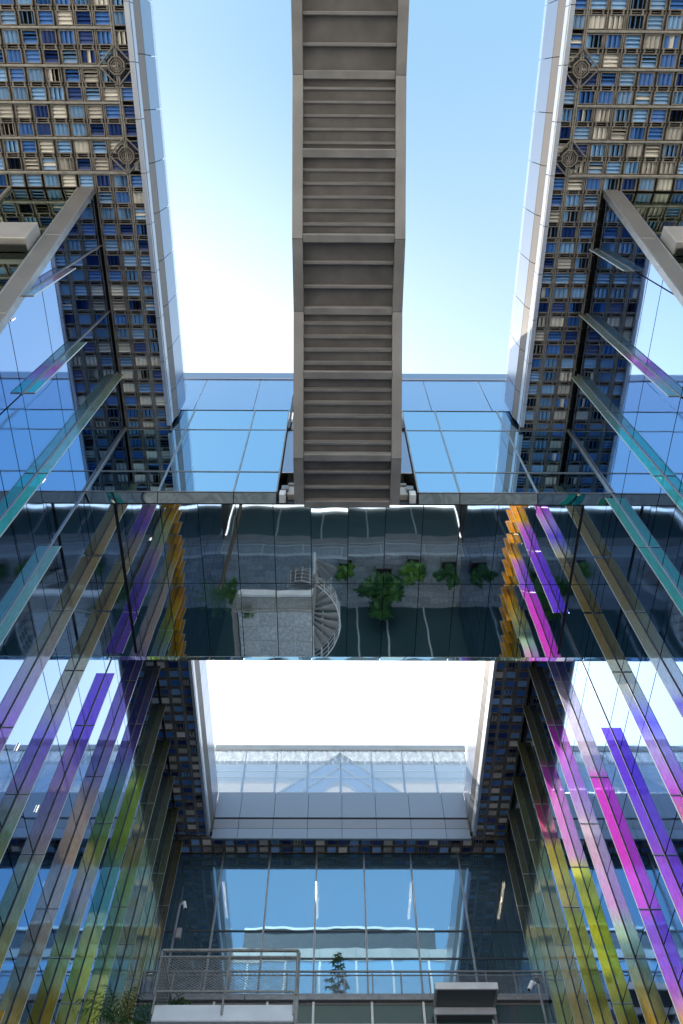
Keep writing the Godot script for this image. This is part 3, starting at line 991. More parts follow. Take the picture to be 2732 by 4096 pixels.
# ---------------------------------------------------------------- the bridge
func bridge() -> void:
	var t := thing("glass_bridge", "glazed bridge spanning the court between both wings, with a mirrored underside", "bridge")
	var xs := [XL, -3.93, -2.268, -1.32, 1.80, 2.711, 4.426, XR]
	var ys := [19.3, 16.7, 15.64]
	# front glazing; the middle bay is left open for the stair
	for i in 7:
		if i == 3:
			continue
		var x0: float = xs[i]
		var x1: float = xs[i + 1]
		var yt := ys.duplicate()
		if x0 >= -4.0 and x1 <= 4.5:
			yt = [20.74, 19.3, 16.7, 15.64]
		for j in yt.size() - 1:
			var o := put("pane", pane(x1 - x0 - 0.022, yt[j] - yt[j + 1] - 0.022, 5, 6, 0.0018, 100 + i * 4 + j, 0.02), M.bridge_glass, t)
			o.position = Vector3((x0 + x1) / 2, (yt[j] + yt[j + 1]) / 2, ZB)
			o.rotation = Vector3(rng.randfn() * 0.0006, rng.randfn() * 0.0006, 0)
		# chamfer under the glass
		var a := Vector3((x0 + x1) / 2, 15.555, ZB - 0.105)
		var c := put("lip_panel", pane(x1 - x0 - 0.018, 0.235, 10, 3, 0.025, 140 + i, 0.01), M.lip_mirror, t)
		c.transform = Transform3D(Basis(Vector3.RIGHT, deg_to_rad(59)), a)
	# narrow panes between the roof edges and the first mullions, above the soffits
	for q: Array in [[XL + 0.05, -3.93], [4.426, XR - 0.05]]:
		var o := put("pane", pane(q[1] - q[0] - 0.015, 1.42, 2, 3, 0.0018, 160, 0.02), M.bridge_glass, t)
		o.position = Vector3((q[0] + q[1]) / 2, 20.02, ZB)
	for x: float in [-3.93, -2.268, -1.32, 1.80, 2.711, 4.426]:
		slab("mullion", t, Vector3(x - 0.016, 15.62, ZB + 0.003), Vector3(x + 0.016, 20.74, ZB + 0.035), M.mullion, 0.006)
	for s: float in [XL + 0.03, XR - 0.03]:
		slab("mullion", t, Vector3(s - 0.025, 15.62, ZB + 0.003), Vector3(s + 0.025, HS - 0.02, ZB + 0.04), M.mullion, 0.006)
	for q: Array in [[XL, -1.3], [1.78, XR]]:
		for y: float in [16.7, 15.64]:
			slab("transom", t, Vector3(q[0], y - 0.016, ZB + 0.002), Vector3(q[1], y + 0.016, ZB + 0.014), M.mullion)
		slab("transom", t, Vector3(q[0], 19.285, ZB + 0.002), Vector3(q[1], 19.31, ZB + 0.012), M.mullion)
		slab("transom", t, Vector3(maxf(q[0], IL), 20.71, ZB + 0.002), Vector3(minf(q[1], IR), 20.745, ZB + 0.012), M.dark_metal)
	# glass parapet
	var px := [-5.65, -4.0, -2.35, -0.7, 1.0, 2.65, 4.35, 6.0]
	for i in 7:
		var o := put("parapet_pane", pane(px[i + 1] - px[i] - 0.03, 2.8, 3, 4, 0.002, 170 + i, 0.014), M.parapet_glass, t)
		o.position = Vector3((px[i] + px[i + 1]) / 2, 22.18, ZB - 0.06)
		if i > 0:
			slab("parapet_post", t, Vector3(px[i] - 0.045, 20.76, ZB - 0.16), Vector3(px[i] + 0.045, 22.5, ZB - 0.09), M.edge_panel, 0.006)
			slab("parapet_clip", t, Vector3(px[i] - 0.02, 22.5, ZB - 0.12), Vector3(px[i] + 0.02, 23.58, ZB - 0.075), M.mullion)
	slab("parapet_rail", t, Vector3(-5.7, 23.58, ZB - 0.14), Vector3(6.05, 24.15, ZB - 0.02), M.edge_panel, 0.012)
	slab("parapet_mid_rail", t, Vector3(-5.7, 21.58, ZB - 0.22), Vector3(6.05, 21.64, ZB - 0.17), M.lip_panel)
	# structure behind the glass
	slab("floor_slab", t, Vector3(XL, 15.62, ZK + 0.2), Vector3(XR, 16.2, ZB - 0.24), M.dark)
	slab("front_backing", t, Vector3(XL, 16.2, ZB - 0.2), Vector3(-1.36, 20.7, ZB - 0.1), M.dark)
	slab("front_backing", t, Vector3(1.84, 16.2, ZB - 0.2), Vector3(XR, 20.7, ZB - 0.1), M.dark)
	slab("deck", t, Vector3(IL, 20.5, ZK + 0.3), Vector3(IR, 20.72, ZB - 0.24), M.cladding)
	slab("lobby_back", t, Vector3(-1.36, 16.2, ZB - 1.7), Vector3(1.84, 20.5, ZB - 1.6), M.recess)
	# the doorway where the stair lands: side frames, door leaves, grey panels, brackets
	for s: int in [-1, 1]:
		var xe := -1.32 if s < 0 else 1.80
		var xi: float = xe - s * 0.42
		slab("door_frame", t, Vector3(xe - s * 0.03, 19.36, ZB - 0.03), Vector3(xe - s * 0.09, 21.85, ZB + 0.05), M.dark_metal, 0.006)
		slab("door_frame", t, Vector3(xe - s * 0.09, 21.78, ZB - 0.03), Vector3(xi, 21.85, ZB + 0.05), M.dark_metal, 0.006)
		slab("door_leaf", t, Vector3(xe - s * 0.12, 19.36, ZB - 0.05), Vector3(xi, 21.76, ZB - 0.01), M.grey_metal, 0.008)
		slab("side_panel", t, Vector3(xe - s * 0.04, 16.72, ZB - 0.06), Vector3(xi, 19.28, ZB - 0.02), M.edge_panel, 0.008)
		slab("bracket", t, Vector3(xe - s * 0.06, 15.5, ZB - 0.2), Vector3(xe - s * 0.2, 15.72, ZB + 0.02), M.white_metal, 0.01)
		slab("bracket", t, Vector3(xe - s * 0.08, 15.85, ZB - 0.22), Vector3(xe - s * 0.24, 16.05, ZB - 0.02), M.grey_metal, 0.01)
		slab("bracket", t, Vector3(xe - s * 0.22, 15.75, ZB - 0.3), Vector3(xi, 16.15, ZB - 0.1), M.louvre_sand, 0.01)
		box("bolt", t, Vector3(xe - s * 0.3, 16.22, ZB - 0.12), Vector3(0.16, 0.09, 0.12), M.tube_metal, 0.01)
	# mirrored underside: two rows of polished panels
	var mx := [XL]
	for k in 14:
		mx.append(-4.71 + 0.828 * k)
	mx[-1] = XR
	if mx[-1] - mx[-2] < 0.2:
		mx.remove_at(mx.size() - 2)
	var mz := [ZB - 0.212, -10.03, -12.15]
	var faces := Basis(Vector3.RIGHT, PI / 2)
	for i in mx.size() - 1:
		for j in 2:
			var w: float = mx[i + 1] - mx[i] - 0.016
			var d: float = absf(mz[j + 1] - mz[j]) - 0.016
			var o := put("mirror_panel", pane(w, d, 14, 26, 0.0019, 200 + i * 2 + j, 0.008), M.mirror_panel, t)
			var tilt := Basis(Vector3.RIGHT, rng.randfn() * 0.0012) * Basis(Vector3.BACK, rng.randfn() * 0.0012)
			o.transform = Transform3D(tilt * faces, Vector3((mx[i] + mx[i + 1]) / 2, YM, (mz[j] + mz[j + 1]) / 2))
	slab("mirror_backing", t, Vector3(XL, YM + 0.03, -12.2), Vector3(XR, 15.6, ZB - 0.2), M.black)
	for q: Array in [[-4.86, 0.035], [5.42, 0.03]]:
		slab("slot", t, Vector3(q[0] - q[1], YM - 0.004, -12.05), Vector3(q[0] + q[1], YM + 0.02, ZB - 0.2), M.black)
	# rolled edge along the back
	var ex := [XL, -3.91, -2.26, -0.6, 1.07, 2.74, 4.42, XR]
	for i in 7:
		var o := put("edge_strip", pane(ex[i + 1] - ex[i] - 0.02, 0.2, 10, 3, 0.03, 260 + i, 0.01), M.mirror_panel, t)
		o.transform = Transform3D(Basis(Vector3.RIGHT, PI / 2 + 0.45), Vector3((ex[i] + ex[i + 1]) / 2, YM + 0.047, -12.245))
	# back of the bridge, which the far glass reflects
	slab("back_wall", t, Vector3(XL, 15.6, ZK), Vector3(XR, 20.8, ZK + 0.15), M.grey_metal)
	slab("back_sill", t, Vector3(IL, 20.8, ZK - 0.12), Vector3(IR, 21.1, ZK + 0.2), M.louvre_sand)
	for i in 7:
		var o := put("back_window", pane(px[i + 1] - px[i] - 0.12, 1.6, 3, 3, 0.002, 280 + i, 0.02), M.bridge_glass, t)
		o.transform = Transform3D(Basis(Vector3.UP, PI), Vector3((px[i] + px[i + 1]) / 2, 21.92, ZK))
		slab("back_post", t, Vector3(px[i] - 0.05, 21.1, ZK - 0.1), Vector3(px[i] + 0.05, 22.75, ZK - 0.02), M.white_metal)
		slab("back_cladding", t, Vector3(px[i] + 0.01, 22.78, ZK - 0.08), Vector3(px[i + 1] - 0.01, 23.4, ZK - 0.02), M.cladding)
	slab("back_band", t, Vector3(IL, 23.4, ZK - 0.06), Vector3(IR, 24.3, ZK), M.dark_metal)
	slab("back_coping", t, Vector3(IL, 24.3, ZK - 0.12), Vector3(IR, 24.42, ZK + 0.2), M.white_metal)

# ---------------------------------------------------------------- the staircase overhead
func staircase() -> void:
	var t := thing("steel_staircase", "grey steel staircase climbing overhead from the bridge, seen from below", "staircase")
	var cx := 0.225
	var half := 1.15
	var sw := 0.21
	# underside line: z, y
	var path := [Vector2(-7.95, 15.42), Vector2(-6.84, 15.42), Vector2(-4.06, 16.79), Vector2(-2.59, 16.79), Vector2(0.35, 18.26), Vector2(4.6, 18.26), Vector2(8.4, 20.2), Vector2(11.0, 20.2)]
	for s: float in [-1.0, 1.0]:
		var st := start()
		for i in path.size() - 1:
			var p: Vector2 = path[i]
			var q: Vector2 = path[i + 1]
			var xo: float = cx + s * half
			var xi: float = cx + s * (half - sw)
			var hgt := 0.52
			var pa := Vector3(xo, p.y, p.x)
			var pb := Vector3(xo, q.y, q.x)
			var ia := Vector3(xi, p.y, p.x)
			var ib := Vector3(xi, q.y, q.x)
			var up := Vector3(0, hgt, 0)
			quad(st, pa, pb, ib, ia, Vector3(0, -1, (q.y - p.y) / (q.x - p.x)).normalized())
			quad(st, pa, pb, pb + up, pa + up, Vector3(s, 0, 0))
			quad(st, ia, ib, ib + up, ia + up, Vector3(-s, 0, 0))
			quad(st, pa + up, pb + up, ib + up, ia + up, Vector3.UP)
		quad(st, Vector3(cx + s * half, 20.2, 11.0), Vector3(cx + s * (half - sw), 20.2, 11.0), Vector3(cx + s * (half - sw), 20.72, 11.0), Vector3(cx + s * half, 20.72, 11.0), Vector3(0, 0, 1))
		put("stringer", st.commit(), M.stair_steel, t)
		# joints in the stringer plates
		for p: Vector2 in [path[1], path[2], path[3], path[4]]:
			slab("stringer_joint", t, Vector3(cx + s * half - s * 0.002, p.y - 0.003, p.x - 0.006), Vector3(cx + s * (half - sw), p.y + 0.2, p.x + 0.006), M.dark_metal)
	var w := (half - sw) * 2.0
	# treads and risers of the flights
	for fl: Array in [[1, 11], [3, 12], [5, 14]]:
		var p: Vector2 = path[fl[0]]
		var q: Vector2 = path[fl[0] + 1]
		var n: int = fl[1]
		for k in n:
			var a := p.lerp(q, float(k) / n)
			var b := p.lerp(q, float(k + 1) / n)
			slab("tread", t, Vector3(cx - w / 2, b.y + 0.10, a.x), Vector3(cx + w / 2, b.y + 0.14, b.x + 0.03), M.stair_tread)
			slab("riser", t, Vector3(cx - w / 2, b.y + 0.07, b.x - 0.02), Vector3(cx + w / 2, b.y + 0.10 + (q.y - p.y) / n, b.x + 0.028), M.stair_steel)
			if k % 6 == 5 and k < n - 1:
				slab("cross_beam", t, Vector3(cx - w / 2, b.y + 0.0, b.x - 0.02), Vector3(cx + w / 2, b.y + 0.098, b.x + 0.15), M.stair_steel, 0.012)
	# landings: plate and ribs
	for l: Array in [[0, 3], [2, 3], [4, 8]]:
		var p: Vector2 = path[l[0]]
		var q: Vector2 = path[l[0] + 1]
		slab("landing_plate", t, Vector3(cx - w / 2, p.y + 0.2, p.x), Vector3(cx + w / 2, p.y + 0.24, q.x + 0.02), M.stair_tread)
		var n: int = l[1]
		for k in n + 1:
			var z := lerpf(p.x, q.x, float(k) / n)
			var big := k == 0 or k == n
			var tk := 0.16 if big else 0.07
			slab("rib", t, Vector3(cx - w / 2, p.y + (0.02 if big else 0.09), z - tk / 2), Vector3(cx + w / 2, p.y + 0.198, z + tk / 2), M.stair_steel, 0.012)

# ---------------------------------------------------------------- dichroic fins
# view-dependent reflection, sun and shade on the fins, painted in as fixed hues
func fin_color(stops: Array, y: float) -> Color:
	var c := film(stops, y)
	return Color(minf(1.0, pow(c.r, 1.05) * 1.18 + 0.01), minf(1.0, pow(c.g, 1.05) * 1.18 + 0.01), minf(1.0, pow(c.b, 1.05) * 1.18 + 0.01))

func film(stops: Array, y: float) -> Color:  # stops hold painted reflection and shade, not only the coating's colour
	var prev: Array = stops[0]
	if y >= prev[0]:
		return hexc(prev[1]).srgb_to_linear()
	for s: Array in stops:
		if y >= s[0]:
			var f: float = (prev[0] - y) / maxf(prev[0] - s[0], 1e-4)
			return hexc(prev[1]).srgb_to_linear().lerp(hexc(s[1]).srgb_to_linear(), f)
		prev = s
	return hexc(prev[1]).srgb_to_linear()

func fin(s: int, k: int, top: float, bottom: float, stops: Array, look: String, offset := 0.0) -> void:
	var ords := ["first", "second", "third", "fourth", "fifth", "sixth", "seventh", "eighth", "ninth", "tenth", "eleventh", "twelfth", "thirteenth", "fourteenth"]
	var side := "left" if s < 0 else "right"
	var wx := XL if s < 0 else XR
	var z := -3.16 - 1.533 * k - offset
	var label := "%s glass fin on the %s wall, %s from its corner post" % [look, side, ords[k]]
	if offset > 0.0:
		label = "%s glass fin low on the %s wall, %s one beyond the %s long fin" % [look, side, ords[int(offset / 0.38) - 1], ords[k]]
	var t := thing("dichroic_fin", label, "fin", "dichroic fins on the glass walls" if offset == 0.0 else "added amber fins for the mirror reflection", Vector3(wx, 0, z))
	var dn := -float(s)
	# wall mullion that holds it
	var mt := HS - 0.02
	var foot := GY
	if edge_z(GY) < z:
		foot = HS - (-1.93 - z) / LEAN + 0.02
	bottom = maxf(bottom, foot + 0.1)
	foot = maxf(foot, bottom - 0.05)
	if offset > 0.0:
		mt = top + 0.03
	slab("mullion", t, Vector3(dn * 0.003, foot, -0.014), Vector3(dn * (0.03 if k <= 3 else 0.016), mt, 0.014), M.mullion if k <= 3 and offset == 0.0 else M.dark_metal, 0.003)
	var joints := [19.2, 16.65, 13.3, 9.95, 6.58, 3.2, -0.15, -1.9]
	for j in joints.size() - 1:
		var y1: float = minf(joints[j], top)
		var y0: float = maxf(joints[j + 1], bottom)
		if y1 - y0 < 0.3:
			continue
		y1 -= 0.012
		y0 += 0.012
		var st := start()
		var x0 := dn * 0.02
		var x1 := dn * 0.215
		var th := 0.011
		var n := maxi(3, int((y1 - y0) / 0.28))
		var u := rng.randf()
		for i in n:
			var ya := lerpf(y0, y1, float(i) / n)
			var yb := lerpf(y0, y1, float(i + 1) / n)
			var ca := fin_color(stops, ya)
			var cb := fin_color(stops, yb)
			var p := [Vector3(x0, ya, 0), Vector3(x1, ya, 0), Vector3(x1, yb, 0), Vector3(x0, yb, 0)]
			var uv := [Vector2(u, ya), Vector2(u + 0.2, ya), Vector2(u + 0.2, yb), Vector2(u, yb)]
			var cl := [ca, ca, cb, cb]
			var g: Vector3 = (p[1] - p[0]).cross(p[2] - p[0])
			var order := [0, 2, 1, 0, 3, 2] if g.z > 0 else [0, 1, 2, 0, 2, 3]
			for q: int in order:
				st.set_color(cl[q])
				vtx(st, p[q], Vector3(0, 0, 1), uv[q])
		# polished edge, which shows how thick the glass is
		slab("glass_edge", t, Vector3(x1, y0, -th), Vector3(x1 + dn * 0.006, y1, th), M.glass_edge)
		# the thin film on the viewer's side of the glass
		var fs := start()
		var zf := 0.004
		for q: Array in [[0, 1, 2], [0, 2, 3]]:
			var pp := [Vector3(x0, y0, zf), Vector3(x1, y0, zf), Vector3(x1, y1, zf), Vector3(x0, y1, zf)]
			var uu := [Vector2(u, y0), Vector2(u + 0.2, y0), Vector2(u + 0.2, y1), Vector2(u, y1)]
			var flip: bool = ((pp[q[1]] - pp[q[0]]) as Vector3).cross(pp[q[2]] - pp[q[0]]).z > 0.0
			for e: int in ([q[0], q[2], q[1]] if flip else q):
				vtx(fs, pp[e], Vector3(0, 0, 1), uu[e])
		put("coating_film", fs.commit(), M["film_mint"] if k <= 3 else (M.film_gold if k >= 9 else M.film_amber), t)
		put("fin_pane", st.commit(), M.fin_glass, t)
		box("clamp", t, Vector3(dn * 0.12, y0 - 0.011, 0), Vector3(0.19, 0.016, 0.03), M.mullion)

func fins() -> void:
	# below these heights amber is painted in for the reflection under the bridge
	var amber_left := [6.0, 6.0, 6.0, 6.0, 8.6, 8.5, 7.8, 7.9, 8.5, 9.3, 10.0, 10.6, 11.2, 11.7]
	var amber_right := [6.0, 6.0, 6.0, 6.0, 9.0, 8.8, 8.2, 7.9, 8.5, 9.3, 10.0, 10.6, 11.2, 11.7]
	var L := [  # hues by height, with reflected sky and dark backgrounds painted in
		[16.6, 13.35, "pale pink", [[16.65, "#b9a3b0"], [15.6, "#d890b0"], [14.5, "#9cc0d8"]]],
		[16.6, 13.35, "grey, magenta and cyan", [[16.65, "#9fb5a8"], [15.2, "#9fb0a8"], [15.0, "#ff3fb0"], [14.3, "#f050c0"], [14.1, "#20d8e0"], [13.3, "#20e0e0"]]],
		[19.2, -1.9, "khaki to turquoise", [[19.2, "#a9a682"], [16.7, "#a8b79c"], [16.6, "#b5d5cc"], [13.4, "#9fe0d0"], [13.28, "#30e8d8"], [9.9, "#40e0c8"]]],
		[13.28, -1.9, "pale mint, short-topped", [[13.3, "#a8d0cc"], [9.9, "#a0d8c8"]]],
		[15.44, -1.9, "sand to purple", [[15.4, "#b8a888"], [13.3, "#b5a98c"], [12.0, "#c0b0a8"], [11.0, "#b090c0"], [10.0, "#b060e0"], [9.0, "#b090d0"]]],
		[15.44, -1.9, "khaki to violet", [[15.4, "#b3a57c"], [13.3, "#a9a080"], [12.0, "#a898a8"], [11.3, "#7040f0"], [10.2, "#c080d8"], [9.6, "#b0c8b8"], [8.8, "#a8d8a8"]]],
		[15.1, -1.9, "deep violet", [[15.3, "#6a40f0"], [13.0, "#5a30e8"], [12.0, "#7a58e8"], [11.0, "#a888d0"], [10.1, "#d0b0c8"], [9.6, "#b8d0a8"], [8.2, "#d0d890"]]],
		[19.2, -1.9, "violet to pale rose", [[19.0, "#606878"], [15.0, "#7050d0"], [13.3, "#a090d0"], [12.5, "#e0c4c4"], [9.9, "#d8c4bc"], [8.3, "#d0cc98"]]],
		[19.2, -1.9, "slate blue to mint green", [[19.0, "#606870"], [15.5, "#6858c8"], [14.2, "#70b8a8"], [13.3, "#88d080"], [12.5, "#b0d860"], [11.5, "#78a8d0"], [10.0, "#90c060"]]],
		[19.2, -1.9, "grey to lime green", [[19.0, "#707868"], [16.5, "#889078"], [16.0, "#a8d040"], [14.0, "#b0dc40"], [13.3, "#88dcc0"], [11.8, "#60d8c0"], [10.8, "#a8d840"], [8.5, "#d0d830"]]],
		[19.2, -1.9, "olive to yellow-green", [[19.0, "#77745a"], [15.0, "#808878"], [14.0, "#b0d050"], [12.5, "#b0d8a0"], [10.5, "#c8e030"], [8.5, "#e0e020"]]],
		[19.2, -1.9, "grey-green to bright yellow", [[19.0, "#808070"], [14.0, "#90a890"], [12.0, "#b8e0c0"], [10.5, "#c0e040"], [8.5, "#f0e820"]]],
		[19.2, -1.9, "olive to sand", [[19.0, "#6a684c"], [14.0, "#90a088"], [13.3, "#b0a880"], [10.0, "#b8ac80"], [8.5, "#e8e050"]]],
		[19.2, -1.9, "brown-grey", [[19.0, "#6a5a40"], [13.3, "#a89080"], [10.0, "#90a080"], [8.5, "#b8a070"]]],
	]
	var R := [  # hues by height, with sunlit and shaded stretches painted in
		[19.2, 16.65, "short smoky", [[19.2, "#90a0a0"], [16.6, "#90a8b0"]]],
		[19.2, 13.35, "grey and magenta", [[19.2, "#a5a58c"], [16.7, "#a0a8a0"], [15.9, "#a8a8a8"], [15.6, "#ff30c0"], [14.5, "#f060d0"], [14.2, "#b0b0b0"], [13.3, "#70c0c0"]]],
		[19.2, -1.9, "grey to turquoise", [[19.2, "#a5a58c"], [16.7, "#9cb0a8"], [15.6, "#80c0c0"], [15.4, "#20e0d8"], [13.3, "#30e8d8"], [9.9, "#40e0c0"]]],
		[15.44, -1.9, "sea green", [[15.4, "#50c8a8"], [13.3, "#50d8c0"], [9.9, "#40c8b0"]]],
		[15.44, -1.9, "khaki to blue-violet", [[15.4, "#b0a07c"], [13.3, "#a8a888"], [12.0, "#b0bcb4"], [10.9, "#c8c8d8"], [10.6, "#7050e0"], [9.0, "#8050f0"]]],
		[15.44, -1.9, "amber to violet and pink", [[15.4, "#b8a060"], [13.3, "#a8a078"], [12.5, "#98a0a0"], [11.8, "#6048e8"], [11.0, "#c0a8f0"], [10.0, "#d048e8"], [9.0, "#e080a0"]]],
		[13.28, -1.9, "violet, short-topped", [[13.3, "#6a40f0"], [12.0, "#7038f0"], [10.5, "#8040f0"], [9.9, "#a050f0"], [8.6, "#d070f0"]]],
		[19.2, -1.9, "lilac to magenta", [[19.0, "#505890"], [16.7, "#5a60a8"], [16.6, "#d0c8e0"], [13.4, "#c8b8e0"], [13.28, "#ff40e0"], [11.0, "#f048e8"], [10.0, "#e850f0"], [9.8, "#8860f0"], [8.2, "#c070f0"]]],
		[19.2, -1.9, "magenta to pale pink", [[19.0, "#606058"], [16.7, "#606058"], [16.6, "#e838f0"], [14.5, "#b068f0"], [13.4, "#c8b8f0"], [13.28, "#f0d8f0"], [11.2, "#f0b0e8"], [10.5, "#b8e8c8"], [9.9, "#b8d8a8"], [8.7, "#d0dc90"]]],
		[19.2, -1.9, "hot pink to lemon yellow", [[19.0, "#606050"], [16.7, "#66644e"], [16.6, "#ff38e8"], [14.0, "#e090f0"], [13.4, "#e8b8f0"], [13.28, "#e8e830"], [11.0, "#e8f020"], [9.9, "#e0d838"]]],
		[19.2, -1.9, "red-pink to yellow", [[19.0, "#68643c"], [16.7, "#706a40"], [16.6, "#ff5098"], [15.4, "#ff70b0"], [15.2, "#f0d830"], [14.0, "#d8c850"], [13.3, "#b8a860"], [13.2, "#e8f030"], [10.0, "#f0e838"]]],
		[19.2, -1.9, "olive to peach", [[19.0, "#707058"], [13.3, "#90a078"], [13.0, "#d8b888"], [11.2, "#e0c080"], [10.8, "#a8a890"], [10.0, "#f0c830"]]],
		[19.2, -1.9, "grey to pale green", [[19.0, "#707060"], [14.0, "#90a088"], [12.0, "#b0d080"], [10.0, "#c8e040"]]],
		[19.2, -1.9, "smoky grey", [[19.0, "#666a60"], [12.0, "#80908a"], [10.0, "#90b0b0"]]],
	]
	for k in 14:
		var a: Array = L[k]
		var foot := maxf(6.6, 6.6 + 0.75 * (k - 7))
		var b: Array = R[k]
		for s: int in [-1, 1]:
			var f: Array = a if s < 0 else b
			var lim: float = amber_left[k] if s < 0 else amber_right[k]
			var keep := func(q: Array) -> bool: return q[0] > lim + 0.2
			var low := [[lim, "#f2c234"], [lim - 0.6, "#f8a418"], [lim - 2.0, "#f88614"]]
			fin(s, k, f[0], maxf(f[1], foot), f[3].filter(keep) + low, f[2])
			if k >= 5 and k <= 11:
				for q in 3:  # added fins that thicken the amber reflected in the bridge underside
					fin(s, k, [7.9, 7.6, 7.9, 8.8, 9.6, 10.2, 10.8][k - 5] + (0.15 * q if k > 7 else 0.0), foot + 0.25 * q - 0.1, [[lim + 1.0, "#f0c030"], [lim - 0.5, "#f6ac20"], [lim - 2.0, "#f88a14"]], "added short amber", 0.383 * (q + 1))

# ---------------------------------------------------------------- walkway, balcony, canopies
func walkway() -> void:
	var t := thing("walkway", "grey-edged walkway with mesh railing across the far facade", "walkway")
	var x := XL
	for w: float in [3.0, 1.77, 2.02, 1.6, 3.23]:
		slab("slab_edge", t, Vector3(x + 0.006, 13.37, -22.75), Vector3(x + w - 0.006, 13.53, -22.6), M.grey_metal, 0.01)
		x += w
	slab("slab", t, Vector3(XL, 13.33, ZF + 0.03), Vector3(XR, 13.5, -22.76), M.cladding)
	rail_run(t, Vector3(XL + 0.04, 13.5, -22.66), Vector3(XR - 0.04, 13.5, -22.66), 0.72, 14, M.grey_metal, 0.062, 0.11)
	# stacked canopies
	for k in 2:
		var c := thing("canopy", ["upper white-edged canopy with grey soffit in front of the walkway", "lower white-edged canopy just under the upper one"][k], "canopy", "stacked white-edged canopies")
		var z0: float = [-21.5, -22.36][k]
		var z1: float = [-22.4, -22.7][k]
		var x0 := 2.74 + 0.02 * k
		var x1 := 4.46 + 0.0 * k
		var y1: float = [13.2, 13.03][k]
		var hh := 0.19
		if k == 0:
			y1 = 13.2
		slab("fascia", c, Vector3(x0, y1 - hh, z0 - 0.06), Vector3(x1, y1, z0), M.white_metal, 0.01)
		slab("side_fascia", c, Vector3(x0, y1 - hh, z1), Vector3(x0 + 0.06, y1 - 0.004, z0 - 0.062), M.cladding, 0.006)
		slab("side_fascia", c, Vector3(x1 - 0.06, y1 - hh, z1), Vector3(x1, y1 - 0.004, z0 - 0.062), M.cladding, 0.006)
		slab("soffit_panel", c, Vector3(x0 + 0.075, y1 - hh + 0.03, z1), Vector3(x1 - 0.075, y1 - 0.02, z0 - 0.075), M.soffit_grey)
		slab("shaft_post", c, Vector3(x0, y1 - 1.4, z1 - 0.08), Vector3(x0 + 0.05, y1 - hh, z1 - 0.02), M.mullion)
		slab("shaft_post", c, Vector3(x1 - 0.05, y1 - 1.4, z1 - 0.08), Vector3(x1, y1 - hh, z1 - 0.02), M.mullion)

func balcony() -> void:
	var t := thing("balcony", "balcony with grey mesh railing on three sides above a pale concrete slab", "balcony")
	var x0 := -3.36
	var x1 := -0.72
	var z0 := -14.85
	slab("slab", t, Vector3(x0 + 0.03, 8.4, -18.6), Vector3(x1 - 0.02, 8.7, z0), M.white_metal, 0.015)
	slab("link_deck", t, Vector3(x0 + 0.3, 8.4, -23.3), Vector3(x1 - 0.9, 8.62, -18.62), M.concrete)
	# floor slabs
	for i in 4:
		for j in 6:
			var p := Vector3(x0 + 0.36 + i * 0.62, 8.712, z0 - 0.4 - j * 0.6)
			box("floor_slab", t, p, Vector3(0.6, 0.025, 0.58), M["paving_%d" % rng.randi_range(1, 2)], 0.005)
	rail_run(t, Vector3(x0, 8.86, z0 + 0.03), Vector3(x1, 8.86, z0 + 0.03), 0.86, 2, M.tube_metal, 0.05, 0.13)
	rail_run(t, Vector3(x0, 8.86, -18.6), Vector3(x0, 8.86, z0 + 0.03), 0.86, 3, M.tube_metal, 0.06, 0.13)
	rail_run(t, Vector3(x1, 8.86, z0 + 0.03), Vector3(x1, 8.86, -15.4), 0.86, 1, M.tube_metal, 0.06, 0.13)
	for x: float in [x0 + 0.03, x0 + 1.3, x1 - 0.03]:
		slab("strut", t, Vector3(x - 0.02, 8.5, z0 + 0.005), Vector3(x + 0.02, 8.9, z0 + 0.04), M.tube_metal, 0.006)
	slab("corner_post", t, Vector3(x1 - 0.02, 6.4, z0 - 0.05), Vector3(x1 + 0.05, 9.7, z0 + 0.02), M.tube_metal, 0.01)
	# spiral stair beside it
	var s := thing("spiral_staircase", "spiral staircase winding down from the balcony to the paving", "staircase")
	var c := Vector3(-0.86, 0, -16.55)
	var r := 1.02
	tube("pole", s, Vector3(c.x, 3.0, c.z), Vector3(c.x, 8.9, c.z), 0.07, M.white_metal, 12)
	var n := 25
	var pts := []
	var balusters := start()
	var rails := start()
	for k in n:
		var y := 8.2 - k * 0.2
		var a0 := -1.5 + k * 0.29
		var a1 := a0 + 0.36
		var st := start()
		var cc := Vector3(c.x, y, c.z)
		var e := []
		for q in 4:
			var a := lerpf(a0, a1, q / 3.0)
			e.append(Vector3(cos(a), 0, sin(a)))
		for q in 3:
			var u: Vector3 = e[q]
			var v: Vector3 = e[q + 1]
			var th := Vector3(0, -0.05, 0)
			quad(st, cc + u * 0.08, cc + u * r, cc + v * r, cc + v * 0.08, Vector3.UP)
			quad(st, cc + u * 0.08 + th, cc + u * r + th, cc + v * r + th, cc + v * 0.08 + th, Vector3.DOWN)
			quad(st, cc + u * r, cc + v * r, cc + v * r + th, cc + u * r + th, (u + v).normalized())
		for q in [0, 3]:
			quad(st, cc + e[q] * 0.08, cc + e[q] * r, cc + e[q] * r + Vector3(0, -0.05, 0), cc + e[q] * 0.08 + Vector3(0, -0.05, 0))
		put("tread", st.commit(), M.cladding, s)
		var rim: Vector3 = cc + e[0] * r
		tube_into(balusters, rim, rim + Vector3(0, 0.95, 0), 0.011, 0.011, 5, false)
		pts.append(rim)
	for k in n - 1:
		for hh: float in [0.95, 0.7, 0.45, 0.2]:
			tube_into(rails, pts[k] + Vector3(0, hh, 0), pts[k + 1] + Vector3(0, hh, 0), 0.022 if hh > 0.9 else 0.01, 0.022 if hh > 0.9 else 0.01, 6, false)
	put("balusters", balusters.commit(), M.white_metal, s)
	put("handrail", rails.commit(), M.white_metal, s)

